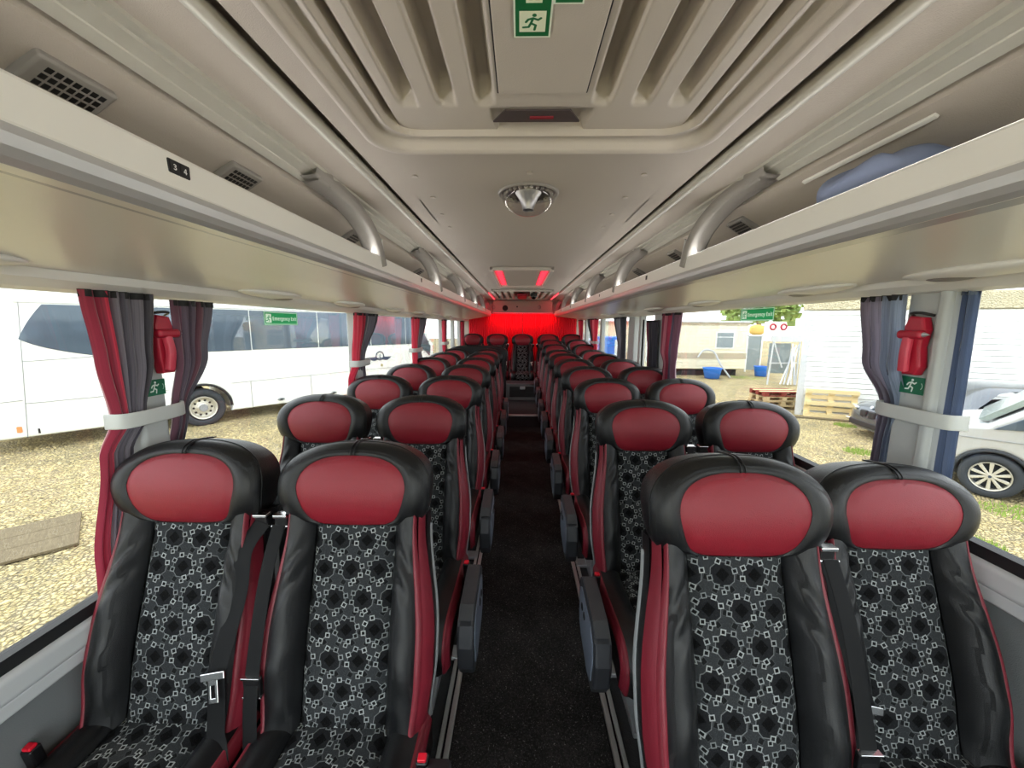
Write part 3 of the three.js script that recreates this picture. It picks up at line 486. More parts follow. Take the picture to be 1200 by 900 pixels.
function makeSeat(s, aisle) {                                  // s: side of the seat that faces the aisle (+1: aisle at +x)
  const t = new THREE.Group();
  const add = (n, g, m, p = t) => { const o = obj(n, g, m, p); o.name = n; return o; };
  const back = add('backrest', SG.centre, M.fabric);
  for (const q of [-1, 1]) {
    const b = add('side_bolster', SG['bolster' + q], M.leather);
    add('red_piping', SG['red' + q], M.redPiping, b); add('side_panel', SG['side' + q], M.leather, b); add('shell_edge', SG['edge' + q], M.shell, b);
  }
  tag(back, 'patterned grey and black fabric panel');
  add('back_shell', SG.shell, M.shellDark);
  const h = add('headrest', SG.headFrame, M.leather);
  tag(add('headrest_panel', SG.headRed, M.redLeather, h), 'dark red leather panel');
  add('headrest_back', SG.headBack, M.leather, h); add('centre_seam', SG.headSeam, M.leather, h); add('edge_piping', SG.headPiping, M.leather, h);
  const c = add('seat_cushion', SG.cCentre, M.fabric);
  for (const q of [-1, 1]) { add('cushion_bolster', SG['cbol' + q], M.leather, c); add('red_piping', SG['cred' + q], M.redPiping, c); add('cushion_side', SG['cside' + q], M.leather, c); }
  add('seat_pan', SG.pan, M.shellDark);
  add('leg', SG.leg, M.steel).position.x = s * 0.12; add('foot_bar', SG.foot, M.steel);
  // buckle on the hip side away from the neighbouring seat
  const hip = aisle ? s : -s, bk = add('belt_buckle', SG.buckle, M.blackPlastic); add('buckle_stalk', SG.buckleStalk, M.belt, bk); tag(add('release_button', SG.button, M.redButton, bk), 'bright red button');
  bk.position.set(hip * (aisle ? 0.24 : 0.212), 0.0, 0.05); bk.rotation.x = 0.15;
  // belt from the shoulder beside the neighbouring seat
  const nb = aisle ? -s : s;
  add('belt_guide', [rbox(nb * 0.205 - 0.018, nb * 0.205 + 0.018, 0.885, 0.925, -0.165, -0.13, 0.006)], M.blackPlastic);
  add('guide_clip', [rbox(nb * 0.205 - 0.02, nb * 0.205 + 0.02, 0.918, 0.928, -0.15, -0.125, 0.003), rod([nb * 0.205 - 0.024, 0.895, -0.128], [nb * 0.205 + 0.024, 0.895, -0.128], 0.004)], M.chrome);
  if (aisle) {
    add('seat_belt', ribbon([[nb * 0.208, 0.90, -0.125], [nb * 0.211, 0.80, -0.065], [nb * 0.211, 0.66, -0.005], [nb * 0.210, 0.52, 0.04], [nb * 0.208, 0.40, 0.06]], 0.036), M.belt);
    const bt = add('belt_tongue', [rbox(nb * 0.21 - 0.022, nb * 0.21 + 0.022, 0.52, 0.575, 0.018, 0.032, 0.004)], M.blackPlastic);
    for (const y of [0.522, 0.5745]) add('tongue_edge', rbox(nb * 0.21 - 0.023, nb * 0.21 + 0.023, y - 0.0025, y + 0.0025, 0.022, 0.036, 0.001), M.chrome, bt);
  } else {
    const P = [[nb * 0.212, 0.905, -0.128], onBack(nb * 0.208, 0.84, 0.012), onBack(nb * 0.196, 0.66, 0.010), onBack(nb * 0.182, 0.50, 0.010), onBack(nb * 0.172, 0.36, 0.012)];
    add('seat_belt', [ribbon(P, 0.046), ribbon([P[4], onBack(nb * 0.176, 0.22, 0.014), onBack(nb * 0.188, 0.10, 0.02), [nb * 0.20, 0.40, 0.085], [nb * 0.215, 0.30, 0.10]], 0.046)], M.belt);
    const e = P[4];
    const tg = add('belt_tongue', [rbox(-0.030, 0.030, -0.004, 0.014, -0.003, 0.003, 0.002).translate(0, 0, 0), rbox(-0.012, -0.005, -0.050, 0.0, -0.002, 0.002, 0.0015), rbox(0.005, 0.012, -0.050, 0.0, -0.002, 0.002, 0.0015), rbox(-0.012, 0.012, -0.056, -0.044, -0.002, 0.002, 0.0015), rbox(-0.012, 0.012, -0.016, 0.0, -0.002, 0.002, 0.0015)], M.chrome);
    tg.position.set(e[0], e[1], e[2] + 0.010); tg.rotation.x = -0.30; tg.rotation.z = nb * 0.18;
  }
  if (aisle) {
    const a = add('armrest', SG.slab, M.shellDark); a.position.x = s * 0.276;
    add('armrest_cap', SG.slabCap, M.leatherGrey, a); const f = add('control_panel', SG.slabFace, M.panelBlue, a); f.position.x = s * 0.029;
    tag(f, 'blue grey side panel with two round buttons');
    for (const z of [0.20, 0.25]) { const b = add('control_button', [ring(0.012, 0.003, 6, 18).rotateY(Math.PI / 2)], M.blackPlastic, a); b.position.set(s * 0.033, 0.39, z); }
  }
  return t;
}
const protos = { '1true': makeSeat(1, true), '1false': makeSeat(1, false), '-1true': makeSeat(-1, true), '-1false': makeSeat(-1, false) };
const ords = ['front', 'second', 'third', 'fourth', 'fifth', 'sixth', 'seventh', 'eighth', 'ninth'];
function placeSeat(s, aisle, x, y, z, label) {
  const key = `${s}${aisle}`, o = protos[key].clone();
  o.name = numbered('coach_seat'); o.position.set(x, y, z); scene.add(o);
  return tag(o, label, 'seat', 'red and black leather coach seats');
}
const PITCH = 0.75;
for (let n = 0; n < 7; n++) for (const aisle of [true, false]) placeSeat(1, aisle, aisle ? -0.505 : -0.972, 0, -0.878 - PITCH * n, `${n ? 'black' : 'large black'} and red leather ${aisle ? 'aisle' : 'window'} seat in ${ords[n]} row, white coach side`);
const frontScale = {true: 1.02, false: 0.965};
for (let n = 0; n < 9; n++) for (const aisle of [true, false]) placeSeat(-1, aisle, n ? (aisle ? 0.505 : 0.972) : aisle ? 0.465 : 0.945, [0, 0, 0, 0, 0, 0, 0, 0.045, 0.09][n], -0.813 - PITCH * n + (n ? 0 : aisle ? 0.085 : -0.04), `${n ? 'black' : 'large black'} and red leather ${aisle ? 'aisle' : 'window'} seat in ${ords[n]} row, caravan side`).scale.y = n ? 1 : frontScale[aisle];
const backRow = [[-0.97, 'rear bench seat in the corner by the emergency door side'], [-0.49, 'rear bench seat beside the middle seat, white coach side'], [0, 'middle rear seat facing straight down the aisle'], [0.49, 'rear bench seat beside the middle seat, caravan side'], [0.96, 'rear bench seat in the corner, caravan side']];
for (const [x, l] of backRow) placeSeat(x > 0 ? -1 : 1, false, x, 0.17, -7.5, 'black and red leather ' + l);
for (const p of [0.07, 0.115]) {} // raised floor below the last rows
struct('trim_40', [bx(0.30, 1.18, 0, 0.045, -6.62, -5.72), bx(0.30, 1.18, 0.0, 0.09, -6.62, -6.40)], M.floorGrey, 'gently rising floor under the last rows');
{ // padded partition behind the last row on the coach side
  const t = thing('padded_partition', 'low black padded partition with rounded top behind the seventh row', 'partition', [-0.70, 0, -6.05]);
  const S = []; for (let i = 0; i <= 24; i++) { const a = Math.PI * i / 24; S.push([0.44 * Math.sign(Math.cos(a)) * Math.abs(Math.cos(a)) ** 0.5, 0.98 + 0.13 * Math.abs(Math.sin(a)) ** 0.6]); }
  obj('panel', prismZ([[0.44, 0.05], ...S, [-0.44, 0.05]], -0.03, 0.03, 0.012), M.leather, t);
  obj('top_rail', tube(S.map(([x, y]) => [x, y + 0.005, 0]), 0.028, 60, 10), M.leather, t);
  obj('foot', [rbox(-0.4, 0.4, 0, 0.06, -0.05, 0.05)], M.shellDark, t);
}

// ------------------------------------------------------------------ curtains
function stripes(list) { // list of [width, colour] across the cloth
  const c = document.createElement('canvas'); c.width = 256; c.height = 16; const g = c.getContext('2d'); let x = 0; const W = list.reduce((a, b) => a + b[0], 0);
  for (const [w, col] of list) { g.fillStyle = col; g.fillRect(x / W * 256, 0, w / W * 256 + 1, 16); x += w; }
  for (let i = 0; i < 256; i += 2) { g.fillStyle = `rgba(0,0,0,${0.18 * rnd()})`; g.fillRect(i, 0, 1, 16); }
  const t = new THREE.CanvasTexture(c); t.colorSpace = THREE.SRGBColorSpace; return std(0xffffff, 0.9, { map: t, side: THREE.DoubleSide, transmission: 0.35, thickness: 0 });
}
const RD = '#b3243f', RB = '#d83a55', G1 = '#7d7883', G2 = '#696570', DK = '#55525c', MR = '#7d4654', BL = '#8c95ab', PU = '#8b8497';  // cloth tones lightened: window haze and backlight are put into the colours
const clothA = stripes([[3, '#9c2c45'], [1.0, RB], [3, G1], [2, G2], [2, G1], [2, DK], [1.5, MR]]), clothB = stripes([[2, '#71495a'], [3, '#5f5160'], [2, '#6d4552'], [2, '#5f5965']]), clothR = stripes([[2, RB], [1, RD], [1, DK], [3, G2], [2, DK]]), clothHazyBlue = stripes([[3, '#93a0b8'], [3, BL], [2, PU], [3, '#857a8b']]), clothNavy = stripes([[1, '#5d6d8d'], [1, '#687797']]), clothDark = stripes([[2, '#454150'], [2, '#3a3640'], [1, '#7c3a4c']]), clothMix = stripes([[2, '#7a5265'], [2, '#63566a'], [2, '#a83a55'], [1, '#c87f90'], [2, '#8a3a52']]);
function curtain(s, x, rows, cloth, folds, label, wide = 0.012) { // rows: [y, z start, z end, depth of folds]
  const t = thing('curtain', label, 'curtain', [x, rows[0][0], (rows[0][1] + rows[0][2]) / 2], 0, 'side window curtains');
  const ys = rows.map(r => r[0]);
  const at = v => { const y = lerp(ys[0], ys[ys.length - 1], v); let i = 0; while (i < rows.length - 2 && y < ys[i + 1]) i++; const q = clamp((y - ys[i]) / (ys[i + 1] - ys[i])), e = q * q * (3 - 2 * q); return [y, lerp(rows[i][1], rows[i + 1][1], e), lerp(rows[i][2], rows[i + 1][2], e), lerp(rows[i][3], rows[i + 1][3], e), lerp(rows[i][4] ?? 0, rows[i + 1][4] ?? 0, e)]; };
  const g = patch(folds * 10, 40, (u, v) => { const [y, z0, z1, a, dx] = at(v), w = u * folds * 2 * Math.PI; return [s * dx + a * Math.sin(w) + 0.3 * a * Math.sin(w * 2.3 + 1 + 2 * v), y - rows[0][0], lerp(z0, z1, u) + 0.35 * a * Math.cos(w) - t.position.z]; }, (u, v) => [u, v]);
  obj('cloth', g, cloth, t);
  obj('heading_tape', patch(folds * 6, 1, (u, v) => { const [, z0, z1, a] = at(0), w = u * folds * 2 * Math.PI; return [(a + 0.003) * Math.sin(w) + 0.3 * a * Math.sin(w * 2.3 + 1), -0.018 * v + 0.002, lerp(z0, z1, u) + 0.35 * a * Math.cos(w) - t.position.z]; }), cloth === clothNavy ? M.panelBlue : M.seam, t);
  return t;
}
// a grey strap that holds curtains to a pillar
function tieBand(s, x, y, z0, z1, label) {
  const pts = [[s * 1.16, y, z0 + 0.01], [x - s * 0.03, y, z0 + 0.0], [x - s * 0.045, y, (z0 + z1) / 2], [x - s * 0.03, y, z1], [s * 1.16, y, z1 - 0.01]];
  const g = sweep(pts, 0.042, 0.006, 40, V(0, 1, 0)); tag(obj('curtain_strap', g, M.tie), label, 'strap', 'grey curtain straps');
}
const XL = -1.125, XR = 1.125;
curtain(-1, XL, [[1.53, -0.955, -1.145, 0.022, 0], [1.35, -0.98, -1.13, 0.022, 0.01], [1.19, -1.02, -1.105, 0.020, 0.03], [1.08, -1.00, -1.09, 0.014, 0.062], [0.80, -0.955, -1.09, 0.010, 0.066], [0.70, -0.95, -1.09, 0.010, 0.066]], clothA, 6, 'tall red and grey striped curtain tied beside the green exit figure');
curtain(-1, XL, [[1.52, -1.205, -1.375, 0.015], [1.35, -1.205, -1.325, 0.016], [1.17, -1.195, -1.235, 0.014, 0.02], [1.0, -1.195, -1.24, 0.012, 0.06], [0.9, -1.195, -1.24, 0.012, 0.06]], clothB, 5, 'dark plum curtain gathered behind the red emergency hammer');
tieBand(-1, XL - 0.02, 1.187, -1.012, -1.20, 'grey strap holding two curtains at the hammer pillar, white coach side');
curtain(-1, XL, [[1.525, -2.56, -2.98, 0.02], [1.2, -2.56, -2.73, 0.018, 0.02], [1.08, -2.55, -2.86, 0.012, 0.06], [0.85, -2.53, -2.90, 0.010, 0.066]], clothR, 7, 'red and charcoal curtain at the second pillar, white coach side');
tieBand(-1, XL - 0.01, 1.195, -2.53, -2.73, 'grey strap around the curtain at the second pillar, white coach side');
curtain(-1, XL, [[1.525, -3.94, -4.52, 0.022], [1.2, -3.94, -4.22, 0.02], [0.9, -3.92, -4.45, 0.022]], clothR, 7, 'red and charcoal curtain at the third pillar, white coach side');
tieBand(-1, XL - 0.01, 1.195, -3.92, -4.22, 'grey strap around the curtain at the third pillar, white coach side');
curtain(-1, XL, [[1.525, -5.5, -5.78, 0.02], [1.2, -5.5, -5.72, 0.02], [0.9, -5.5, -5.78, 0.02]], clothR, 4, 'narrow red curtain at the fourth pillar, white coach side');
tieBand(-1, XL, 1.195, -5.48, -5.74, 'grey strap around the curtain at the fourth pillar, white coach side');
curtain(-1, XL, [[1.525, -7.25, -7.6, 0.02], [1.2, -7.25, -7.55, 0.02], [0.7, -7.25, -7.6, 0.02]], stripes([[1, RD], [1, '#8a1b33']]), 4, 'plain red curtain beside the rear corner seat');
curtain(1, XR, [[1.55, -1.25, -1.40, 0.012], [1.35, -1.24, -1.36, 0.014], [1.20, -1.235, -1.30, 0.014, 0.03], [1.05, -1.28, -1.34, 0.012, 0.06], [0.88, -1.28, -1.35, 0.012, 0.06]], clothHazyBlue, 4, 'bluish grey curtain tied at the pillar near the dark parked car');
curtain(1, XR + 0.045, [[1.555, -1.095, -1.13, 0.010], [1.2, -1.088, -1.128, 0.010], [0.86, -1.08, -1.125, 0.010]], clothNavy, 2, 'narrow navy curtain edge beside the silver van');
tieBand(1, XR + 0.02, 1.195, -1.065, -1.28, 'grey strap across the pillar below the green exit figure, van side');
curtain(1, XR, [[1.55, -2.94, -3.28, 0.02], [1.25, -2.98, -3.28, 0.022], [1.15, -3.0, -3.2, 0.02], [0.85, -2.92, -3.3, 0.022]], clothMix, 5, 'pink and grey curtain at the wide pillar before the caravan');
curtain(1, XR, [[1.50, -3.42, -3.68, 0.016], [1.2, -3.42, -3.60, 0.016], [0.85, -3.40, -3.60, 0.016]], clothDark, 4, 'dark grey curtain in the narrow door window');
curtain(1, XR, [[1.55, -4.46, -4.95, 0.02], [1.2, -4.44, -4.72, 0.02], [0.85, -4.42, -4.7, 0.02]], stripes([[2, '#3d3d46'], [2, '#8d8c96'], [1, '#2e3446']]), 5, 'charcoal and lilac grey curtain behind the door frame');
curtain(1, XR, [[1.56, -6.05, -6.85, 0.022], [1.2, -6.1, -6.45, 0.022], [0.85, -6.05, -6.6, 0.022]], stripes([[2, RB], [1, '#f07a8c'], [2, RD], [2, DK]]), 7, 'bright red and black curtain near the rear, caravan side');
tieBand(1, XR, 1.195, -6.08, -6.5, 'grey strap around the bright red rear curtain, caravan side');
curtain(1, XR, [[1.56, -7.5, -7.95, 0.02], [1.2, -7.5, -7.8, 0.02], [0.7, -7.5, -7.9, 0.02]], stripes([[1, RD], [1, RB]]), 5, 'red curtain in the rear corner, caravan side');
// rear curtains
for (const s of [-1, 1]) {
  const t = thing('rear_curtain', s < 0 ? 'wide red pleated curtain across the rear window, white coach half' : 'wide red pleated curtain across the rear window, caravan half', 'curtain', [0, 1.68, ZR + 0.09], 0, 'red rear curtains');
  obj('cloth', patch(240, 8, (u, v) => [s * lerp(0.004, 1.10, u), -0.95 * v - (Math.max(0, u - 0.55) ** 2) * 0.35, 0.012 * Math.sin(u * 30 * 2 * Math.PI)]), M.rearCurtain, t);
  obj('hem', [rbox(s * 0.004, s * 0.62, -0.004, 0.012, -0.012, 0.012, 0.003)], M.redLeather, t);
}

{ // unseen red lamp, placed above the rear curtain to brighten it
  const t = thing('unseen_curtain_light', 'unseen slim red light strip placed to light the rear curtain', 'light strip', [0, 1.685, ZR + 0.28]);
  obj('housing', rbox(-0.6, 0.6, 0.012, 0.026, -0.22, 0.02, 0.004), M.ceiling, t); obj('unseen_diffuser', rbox(-0.58, 0.58, 0.004, 0.013, -0.012, 0.012, 0.002), M.ledRed, t);
  const li = new THREE.RectAreaLight(new THREE.Color(1, 0.06, 0.09), 22, 1.6, 0.03); li.position.set(0, 1.676, ZR + 0.30); li.lookAt(0, 1.3, ZR + 0.02); scene.add(li);
}
// ------------------------------------------------------------------ hammers and signs
function hammer(s, x, y, z, label) {
  const t = thing('emergency_hammer', label, 'emergency hammer', [x, y, z], s < 0 ? Math.PI / 2 : -Math.PI / 2);
  obj('holder', prismZ([[-0.02, -0.085], [0.018, -0.085], [0.03, -0.06], [0.022, 0.0], [0.03, 0.05], [0.02, 0.085], [-0.02, 0.09], [-0.032, 0.06], [-0.03, -0.04]], 0, 0.03, 0.006), M.hammerRed, t);
  obj('hammer_head', [rbox(-0.038, 0.036, 0.022, 0.048, 0.02, 0.048, 0.01)], M.hammerRed, t);
  obj('hammer_tip', [new THREE.ConeGeometry(0.008, 0.02, 12).rotateZ(-Math.PI / 2).translate(0.044, 0.035, 0.034)], M.steel, t);
  obj('grip', sweep([[-0.006, 0.03, 0.036], [-0.004, -0.02, 0.042], [-0.008, -0.075, 0.036]], 0.024, 0.02, 12), M.hammerGrip, t);
  obj('bracket', [tube([[-0.03, 0.09, 0.005], [-0.015, 0.098, 0.03], [0.015, 0.098, 0.03], [0.03, 0.09, 0.005]], 0.004, 20, 6)], M.blackPlastic, t);
}
hammer(-1, -1.153, 1.385, -1.178, 'red emergency hammer between two curtains, white coach side');
hammer(1, 1.153, 1.395, -1.205, 'red emergency hammer on the pale pillar, van side');
function sign(name, label, w, h, p, ry, mat) { const t = thing(name, label, 'sign', p, ry); if (mat !== emergencyExit) obj('plate', rbox(-w / 2, w / 2, -h / 2, h / 2, -0.003, 0, 0.001, 1), M.tie, t); const f = obj('print', flat(w, h), mat, t); f.position.z = 0.001; return t; }
sign('exit_figure_sign', 'green running figure sign on the pillar, white coach side', 0.065, 0.048, [-1.151, 1.258, -1.150], Math.PI / 2, exitFigure);
sign('exit_figure_sign', 'green running figure sign on the pillar, van side', 0.075, 0.052, [1.151, 1.276, -1.212], -Math.PI / 2, exitFigure);
sign('window_exit_sticker', 'green Emergency Exit sticker on the window before the white coach', 0.27, 0.062, [-1.203, 1.476, -1.90], Math.PI / 2, emergencyExit);
sign('window_exit_sticker', 'green Emergency Exit sticker on the window before the caravan', 0.30, 0.068, [1.203, 1.515, -2.14], -Math.PI / 2, emergencyExit);

// ------------------------------------------------------------------ outside: ground
{
  const g = new THREE.PlaneGeometry(120, 120, 1, 1).rotateX(-Math.PI / 2).translate(0, GROUND, -15);
  const o = struct('floor_yard', g, M.gravel, 'yellow gravel yard outside the coach');
}
{ // loose stones and chips on the yard
  const geo = new THREE.IcosahedronGeometry(1, 0); const N = 26000, im = new THREE.InstancedMesh(geo, M.stone, N), m = new THREE.Matrix4(), q = new THREE.Quaternion(), col = new THREE.Color();
  for (let i = 0; i < N; i++) {
    const left = rnd() < 0.6, x = left ? -rr(2.2, 13) : rr(2.4, 13), z = -rr(0.3, left ? 13 : 15), sc = rr(0.010, 0.026);
    q.setFromEuler(new THREE.Euler(rr(-0.3, 0.3), rr(0, 6.3), rr(-0.3, 0.3)));
    m.compose(V(x, GROUND + sc * 0.2, z), q, V(sc * rr(0.9, 1.9), sc * rr(0.35, 0.6), sc)); im.setMatrixAt(i, m);
    const k = rnd(); im.setColorAt(i, col.setRGB(lerp(0.5, 1.15, k), lerp(0.48, 1.05, k), lerp(0.42, 0.85, k)));
  }
  im.name = 'gravel_stones'; im.castShadow = im.receiveShadow = true; scene.add(im); tag(im, 'loose pale stones strewn over the gravel yard', 'gravel', null, 'stuff');
}
{ // weathered board on the gravel
  const q = [[-18, 625], [90, 603], [98, 634], [-18, 668]].map(([u, v]) => px(u, v, { y: GROUND + 0.03 }));
  const c = q.reduce((a, b) => a.add(b), V(0, 0, 0)).multiplyScalar(0.25);
  const dir = q[1].clone().add(q[2]).sub(q[0]).sub(q[3]).normalize(), w = (q[1].distanceTo(q[2]) + q[0].distanceTo(q[3])) / 2, l = (q[0].distanceTo(q[1]) + q[3].distanceTo(q[2])) / 2;
  const t = thing('weathered_board', 'weathered grey wooden board lying on the gravel', 'board', [c.x, GROUND, c.z], Math.atan2(-dir.z, dir.x));
  for (let i = 0; i < 3; i++) obj('plank', rbox(-l / 2, l / 2, 0.012, 0.045, -w / 2 + i * w / 3 + 0.004, -w / 2 + (i + 1) * w / 3 - 0.004, 0.006), M.greyWood, t);
  obj('batten', [rbox(-l / 2 + 0.1, -l / 2 + 0.2, 0, 0.014, -w / 2, w / 2, 0.003), rbox(l / 2 - 0.2, l / 2 - 0.1, 0, 0.014, -w / 2, w / 2, 0.003)], M.greyWood, t);
}

// ------------------------------------------------------------------ outside: white coach
{
  const t = thing('parked_coach', 'white parked coach with dark windows standing across the gravel', 'coach', [-9.74, GROUND, -7.31], Math.atan2(0.77, 0.64));
  const L0 = -0.75, L1 = 10.0, WC = [2.82, 0.45], RW = 0.48, RA = 0.60;
  // side skin with the wheel arch cut out
  const skirt = new THREE.Shape(); skirt.moveTo(L0 + 0.1, 0.30); skirt.lineTo(WC[0] - RA, 0.30); skirt.absarc(WC[0], WC[1], RA, Math.PI * 1.08, -0.08 * Math.PI, true); skirt.lineTo(L1 - 0.15, 0.30); skirt.lineTo(L1, 0.5); skirt.lineTo(L1, 1.80); skirt.lineTo(9.2, 3.1); skirt.lineTo(9.0, 3.3); skirt.lineTo(-0.2, 3.3); skirt.lineTo(L0 + 0.15, 3.1); skirt.lineTo(L0, 1.8); skirt.lineTo(L0, 0.5); skirt.closePath();
  const skin = new THREE.ExtrudeGeometry(skirt, { depth: 0.10, bevelEnabled: true, bevelSize: 0.05, bevelThickness: 0.06, bevelSegments: 3, bevelOffset: -0.05, curveSegments: 24 }).translate(0, 0, -0.17);
  obj('body_side', skin, M.whiteGloss, t);
  obj('body', prismZ([[L0 + 0.12, 0.35], [WC[0] - 0.62, 0.35], [WC[0] - 0.62, 1.1], [WC[0] + 0.62, 1.1], [WC[0] + 0.62, 0.35], [L1 - 0.15, 0.35], [L1 - 0.02, 1.8], [9.1, 3.2], [8.9, 3.4], [-0.1, 3.4], [L0 + 0.2, 3.1], [L0 + 0.05, 1.8]], -2.5, -0.16, 0.05), M.white, t);
  obj('wheel_arch', [new THREE.TorusGeometry(RA - 0.01, 0.03, 8, 30, Math.PI).translate(WC[0], WC[1], -0.02)], M.rubber, t);
  // dark windows
  const win = new THREE.Shape(); win.moveTo(0.10, 2.24); win.quadraticCurveTo(0.36, 2.02, 1.15, 1.86); win.lineTo(3.95, 1.865); win.lineTo(3.95, 2.90); win.lineTo(0.46, 2.90); win.quadraticCurveTo(0.24, 2.6, 0.10, 2.24);
  obj('front_window', new THREE.ExtrudeGeometry(win, { depth: 0.015, bevelEnabled: true, bevelSize: 0.006, bevelThickness: 0.006, bevelSegments: 1 }).translate(0, 0, -0.012), M.darkGlass, t);
  for (const [a, b] of [[3.98, 5.70], [5.73, 7.4], [7.43, 8.75]]) obj('side_window', rbox(a, b, 1.865, 2.90, -0.012, 0.008, 0.006, 1), M.darkGlass, t);
  const rw = new THREE.Shape(); rw.moveTo(8.78, 1.87); rw.lineTo(9.25, 1.87); rw.lineTo(9.8, 1.4); rw.lineTo(9.85, 1.75); rw.lineTo(9.2, 2.9); rw.lineTo(8.78, 2.9); rw.closePath();
  obj('rear_quarter_window', new THREE.ExtrudeGeometry(rw, { depth: 0.012, bevelEnabled: false }).translate(0, 0, -0.004), M.darkGlass, t);
  obj('roof_band', [rbox(0.1, 8.9, 2.93, 3.02, -0.02, 0.012, 0.01)], M.sill, t);
  // things seen in the windows: seats and blinds behind the glass read as paler shapes
  const line = (x0, y0, x1, y1, w = 0.006) => { const d = Math.hypot(x1 - x0, y1 - y0), g = new THREE.BoxGeometry(d, w * 2, 0.006); g.rotateZ(Math.atan2(y1 - y0, x1 - x0)); g.translate((x0 + x1) / 2, (y0 + y1) / 2, 0.001); return g; };
  obj('panel_joint', [line(0, 0.31, 0.17, 2.95), line(0.09, 1.80, 1.1, 1.85), line(0.04, 0.98, 2.2, 0.99), line(3.42, 1.02, 9.7, 1.10), line(-0.6, 1.02, 0.02, 1.05)], M.shell, t);
  for (const x of [3.87, 5.42, 7.0, 8.5]) obj('locker_joint', line(x, 0.32, x, 1.04, 0.005), M.shell, t);
  for (const x of [4.58, 6.08, 7.6]) { const hd = obj('locker_handle', [new THREE.SphereGeometry(1, 16, 10).scale(0.10, 0.045, 0.02).translate(x, 0.44, 0.0)], M.shell, t); obj('handle_recess', [new THREE.SphereGeometry(1, 14, 8).scale(0.06, 0.025, 0.02).translate(x, 0.44, 0.006)], M.rubber, hd); }
  obj('marker_light', rbox(-0.12, -0.05, 0.42, 0.54, -0.01, 0.012, 0.008), M.orange, t);
  obj('fuel_flap_lock', rbox(0.14, 0.17, 0.36, 0.46, -0.01, 0.006, 0.006), M.rubber, t);
  // wheel
  const w = new THREE.Group(); w.name = 'wheel'; w.position.set(WC[0], WC[1], -0.20); t.add(w);
  const tp = [[0.28, -0.14], [0.30, 0.12], [0.36, 0.155], [0.44, 0.14], [0.475, 0.10], [0.48, 0], [0.475, -0.10], [0.44, -0.14], [0.28, -0.14]].map(p => new THREE.Vector2(...p));
  obj('tyre', new THREE.LatheGeometry(tp, 48).rotateX(Math.PI / 2), M.tyre, w);
  const rp = [[0.02, 0.10], [0.10, 0.11], [0.12, 0.04], [0.20, 0.03], [0.235, 0.06], [0.25, 0.12], [0.275, 0.15], [0.29, 0.145], [0.285, 0.0]].map(p => new THREE.Vector2(...p));
  obj('rim', new THREE.LatheGeometry(rp, 40).rotateX(Math.PI / 2), M.wheelAlu, w);
  obj('hub_cap', [new THREE.CylinderGeometry(0.085, 0.10, 0.08, 24).rotateX(Math.PI / 2).translate(0, 0, 0.12)], M.shell, w);
  const holes = []; for (let i = 0; i < 10; i++) { const a = i / 10 * 2 * Math.PI; holes.push(new THREE.CylinderGeometry(0.027, 0.027, 0.02, 14).rotateX(Math.PI / 2).translate(0.185 * Math.cos(a), 0.185 * Math.sin(a), 0.034)); }
  obj('rim_holes', holes, M.rubber, w);
  obj('rear_wheels', [new THREE.CylinderGeometry(0.48, 0.48, 0.3, 32).rotateX(Math.PI / 2).translate(WC[0], WC[1], -2.2), new THREE.CylinderGeometry(0.48, 0.48, 0.3, 32).rotateX(Math.PI / 2).translate(8.9, WC[1], -2.2)], M.tyre, t);
  // winged emblem
  const wing = q => { const s = new THREE.Shape(); s.moveTo(0, 0.0); s.quadraticCurveTo(q * 0.16, -0.14, q * 0.36, 0.07); s.quadraticCurveTo(q * 0.2, 0.05, q * 0.04, 0.08); s.closePath(); return new THREE.ExtrudeGeometry(s, { depth: 0.004, bevelEnabled: false }).translate(7.72 + q * 0.08, 1.40, 0.0); };
  obj('emblem_wings', [wing(-1), wing(1)], M.emblem, t);
  obj('emblem_ring', [ring(0.14, 0.018, 6, 28).translate(7.72, 1.50, 0.0), line(7.58, 1.42, 7.86, 1.42, 0.018), line(7.72, 1.36, 7.72, 1.56, 0.014)], M.emblem, t);
  obj('emblem_badge', [new THREE.CylinderGeometry(0.045, 0.045, 0.006, 16).rotateX(Math.PI / 2).translate(7.78, 1.18, 0)], M.emblemGold, t);
}

// ------------------------------------------------------------------ outside: van and car
function wheelOn(parent, x, r, z, spokes) {
  const w = new THREE.Group(); w.name = 'wheel'; w.position.set(x, r, z); parent.add(w);
  const k = r / 0.335;
  obj('tyre', new THREE.LatheGeometry([[0.21, -0.1], [0.215, 0.09], [0.26, 0.108], [0.31, 0.10], [0.333, 0.07], [0.335, 0], [0.333, -0.08], [0.3, -0.1], [0.21, -0.1]].map(p => new THREE.Vector2(p[0] * k, p[1])), 44).rotateX(Math.PI / 2), M.tyre, w);
  obj('rim', new THREE.LatheGeometry([[0.20, -0.05], [0.20, 0.08], [0.212, 0.10], [0.22, 0.095], [0.22, 0.0]].map(p => new THREE.Vector2(p[0] * k, p[1])), 40).rotateX(Math.PI / 2), M.wheelAlu, w);
  obj('brake_disc', [new THREE.CylinderGeometry(0.19 * k, 0.19 * k, 0.02, 30).rotateX(Math.PI / 2)], M.tyre, w);
  for (let i = 0; i < spokes; i++) { const g = prismZ([[-0.014, 0.02], [0.014, 0.02], [0.024, 0.20 * k], [-0.024, 0.20 * k]], 0.045, 0.085, 0.008); g.rotateZ(i / spokes * 2 * Math.PI); obj('spoke', g, M.wheelAlu, w); }
  obj('hub_cap', [new THREE.CylinderGeometry(0.035, 0.04, 0.03, 20).rotateX(Math.PI / 2).translate(0, 0, 0.085)], M.wheelAlu, w);
  obj('hub_badge', [new THREE.CylinderGeometry(0.02, 0.02, 0.004, 16).rotateX(Math.PI / 2).translate(0, 0, 0.102)], M.emblem, w);
}
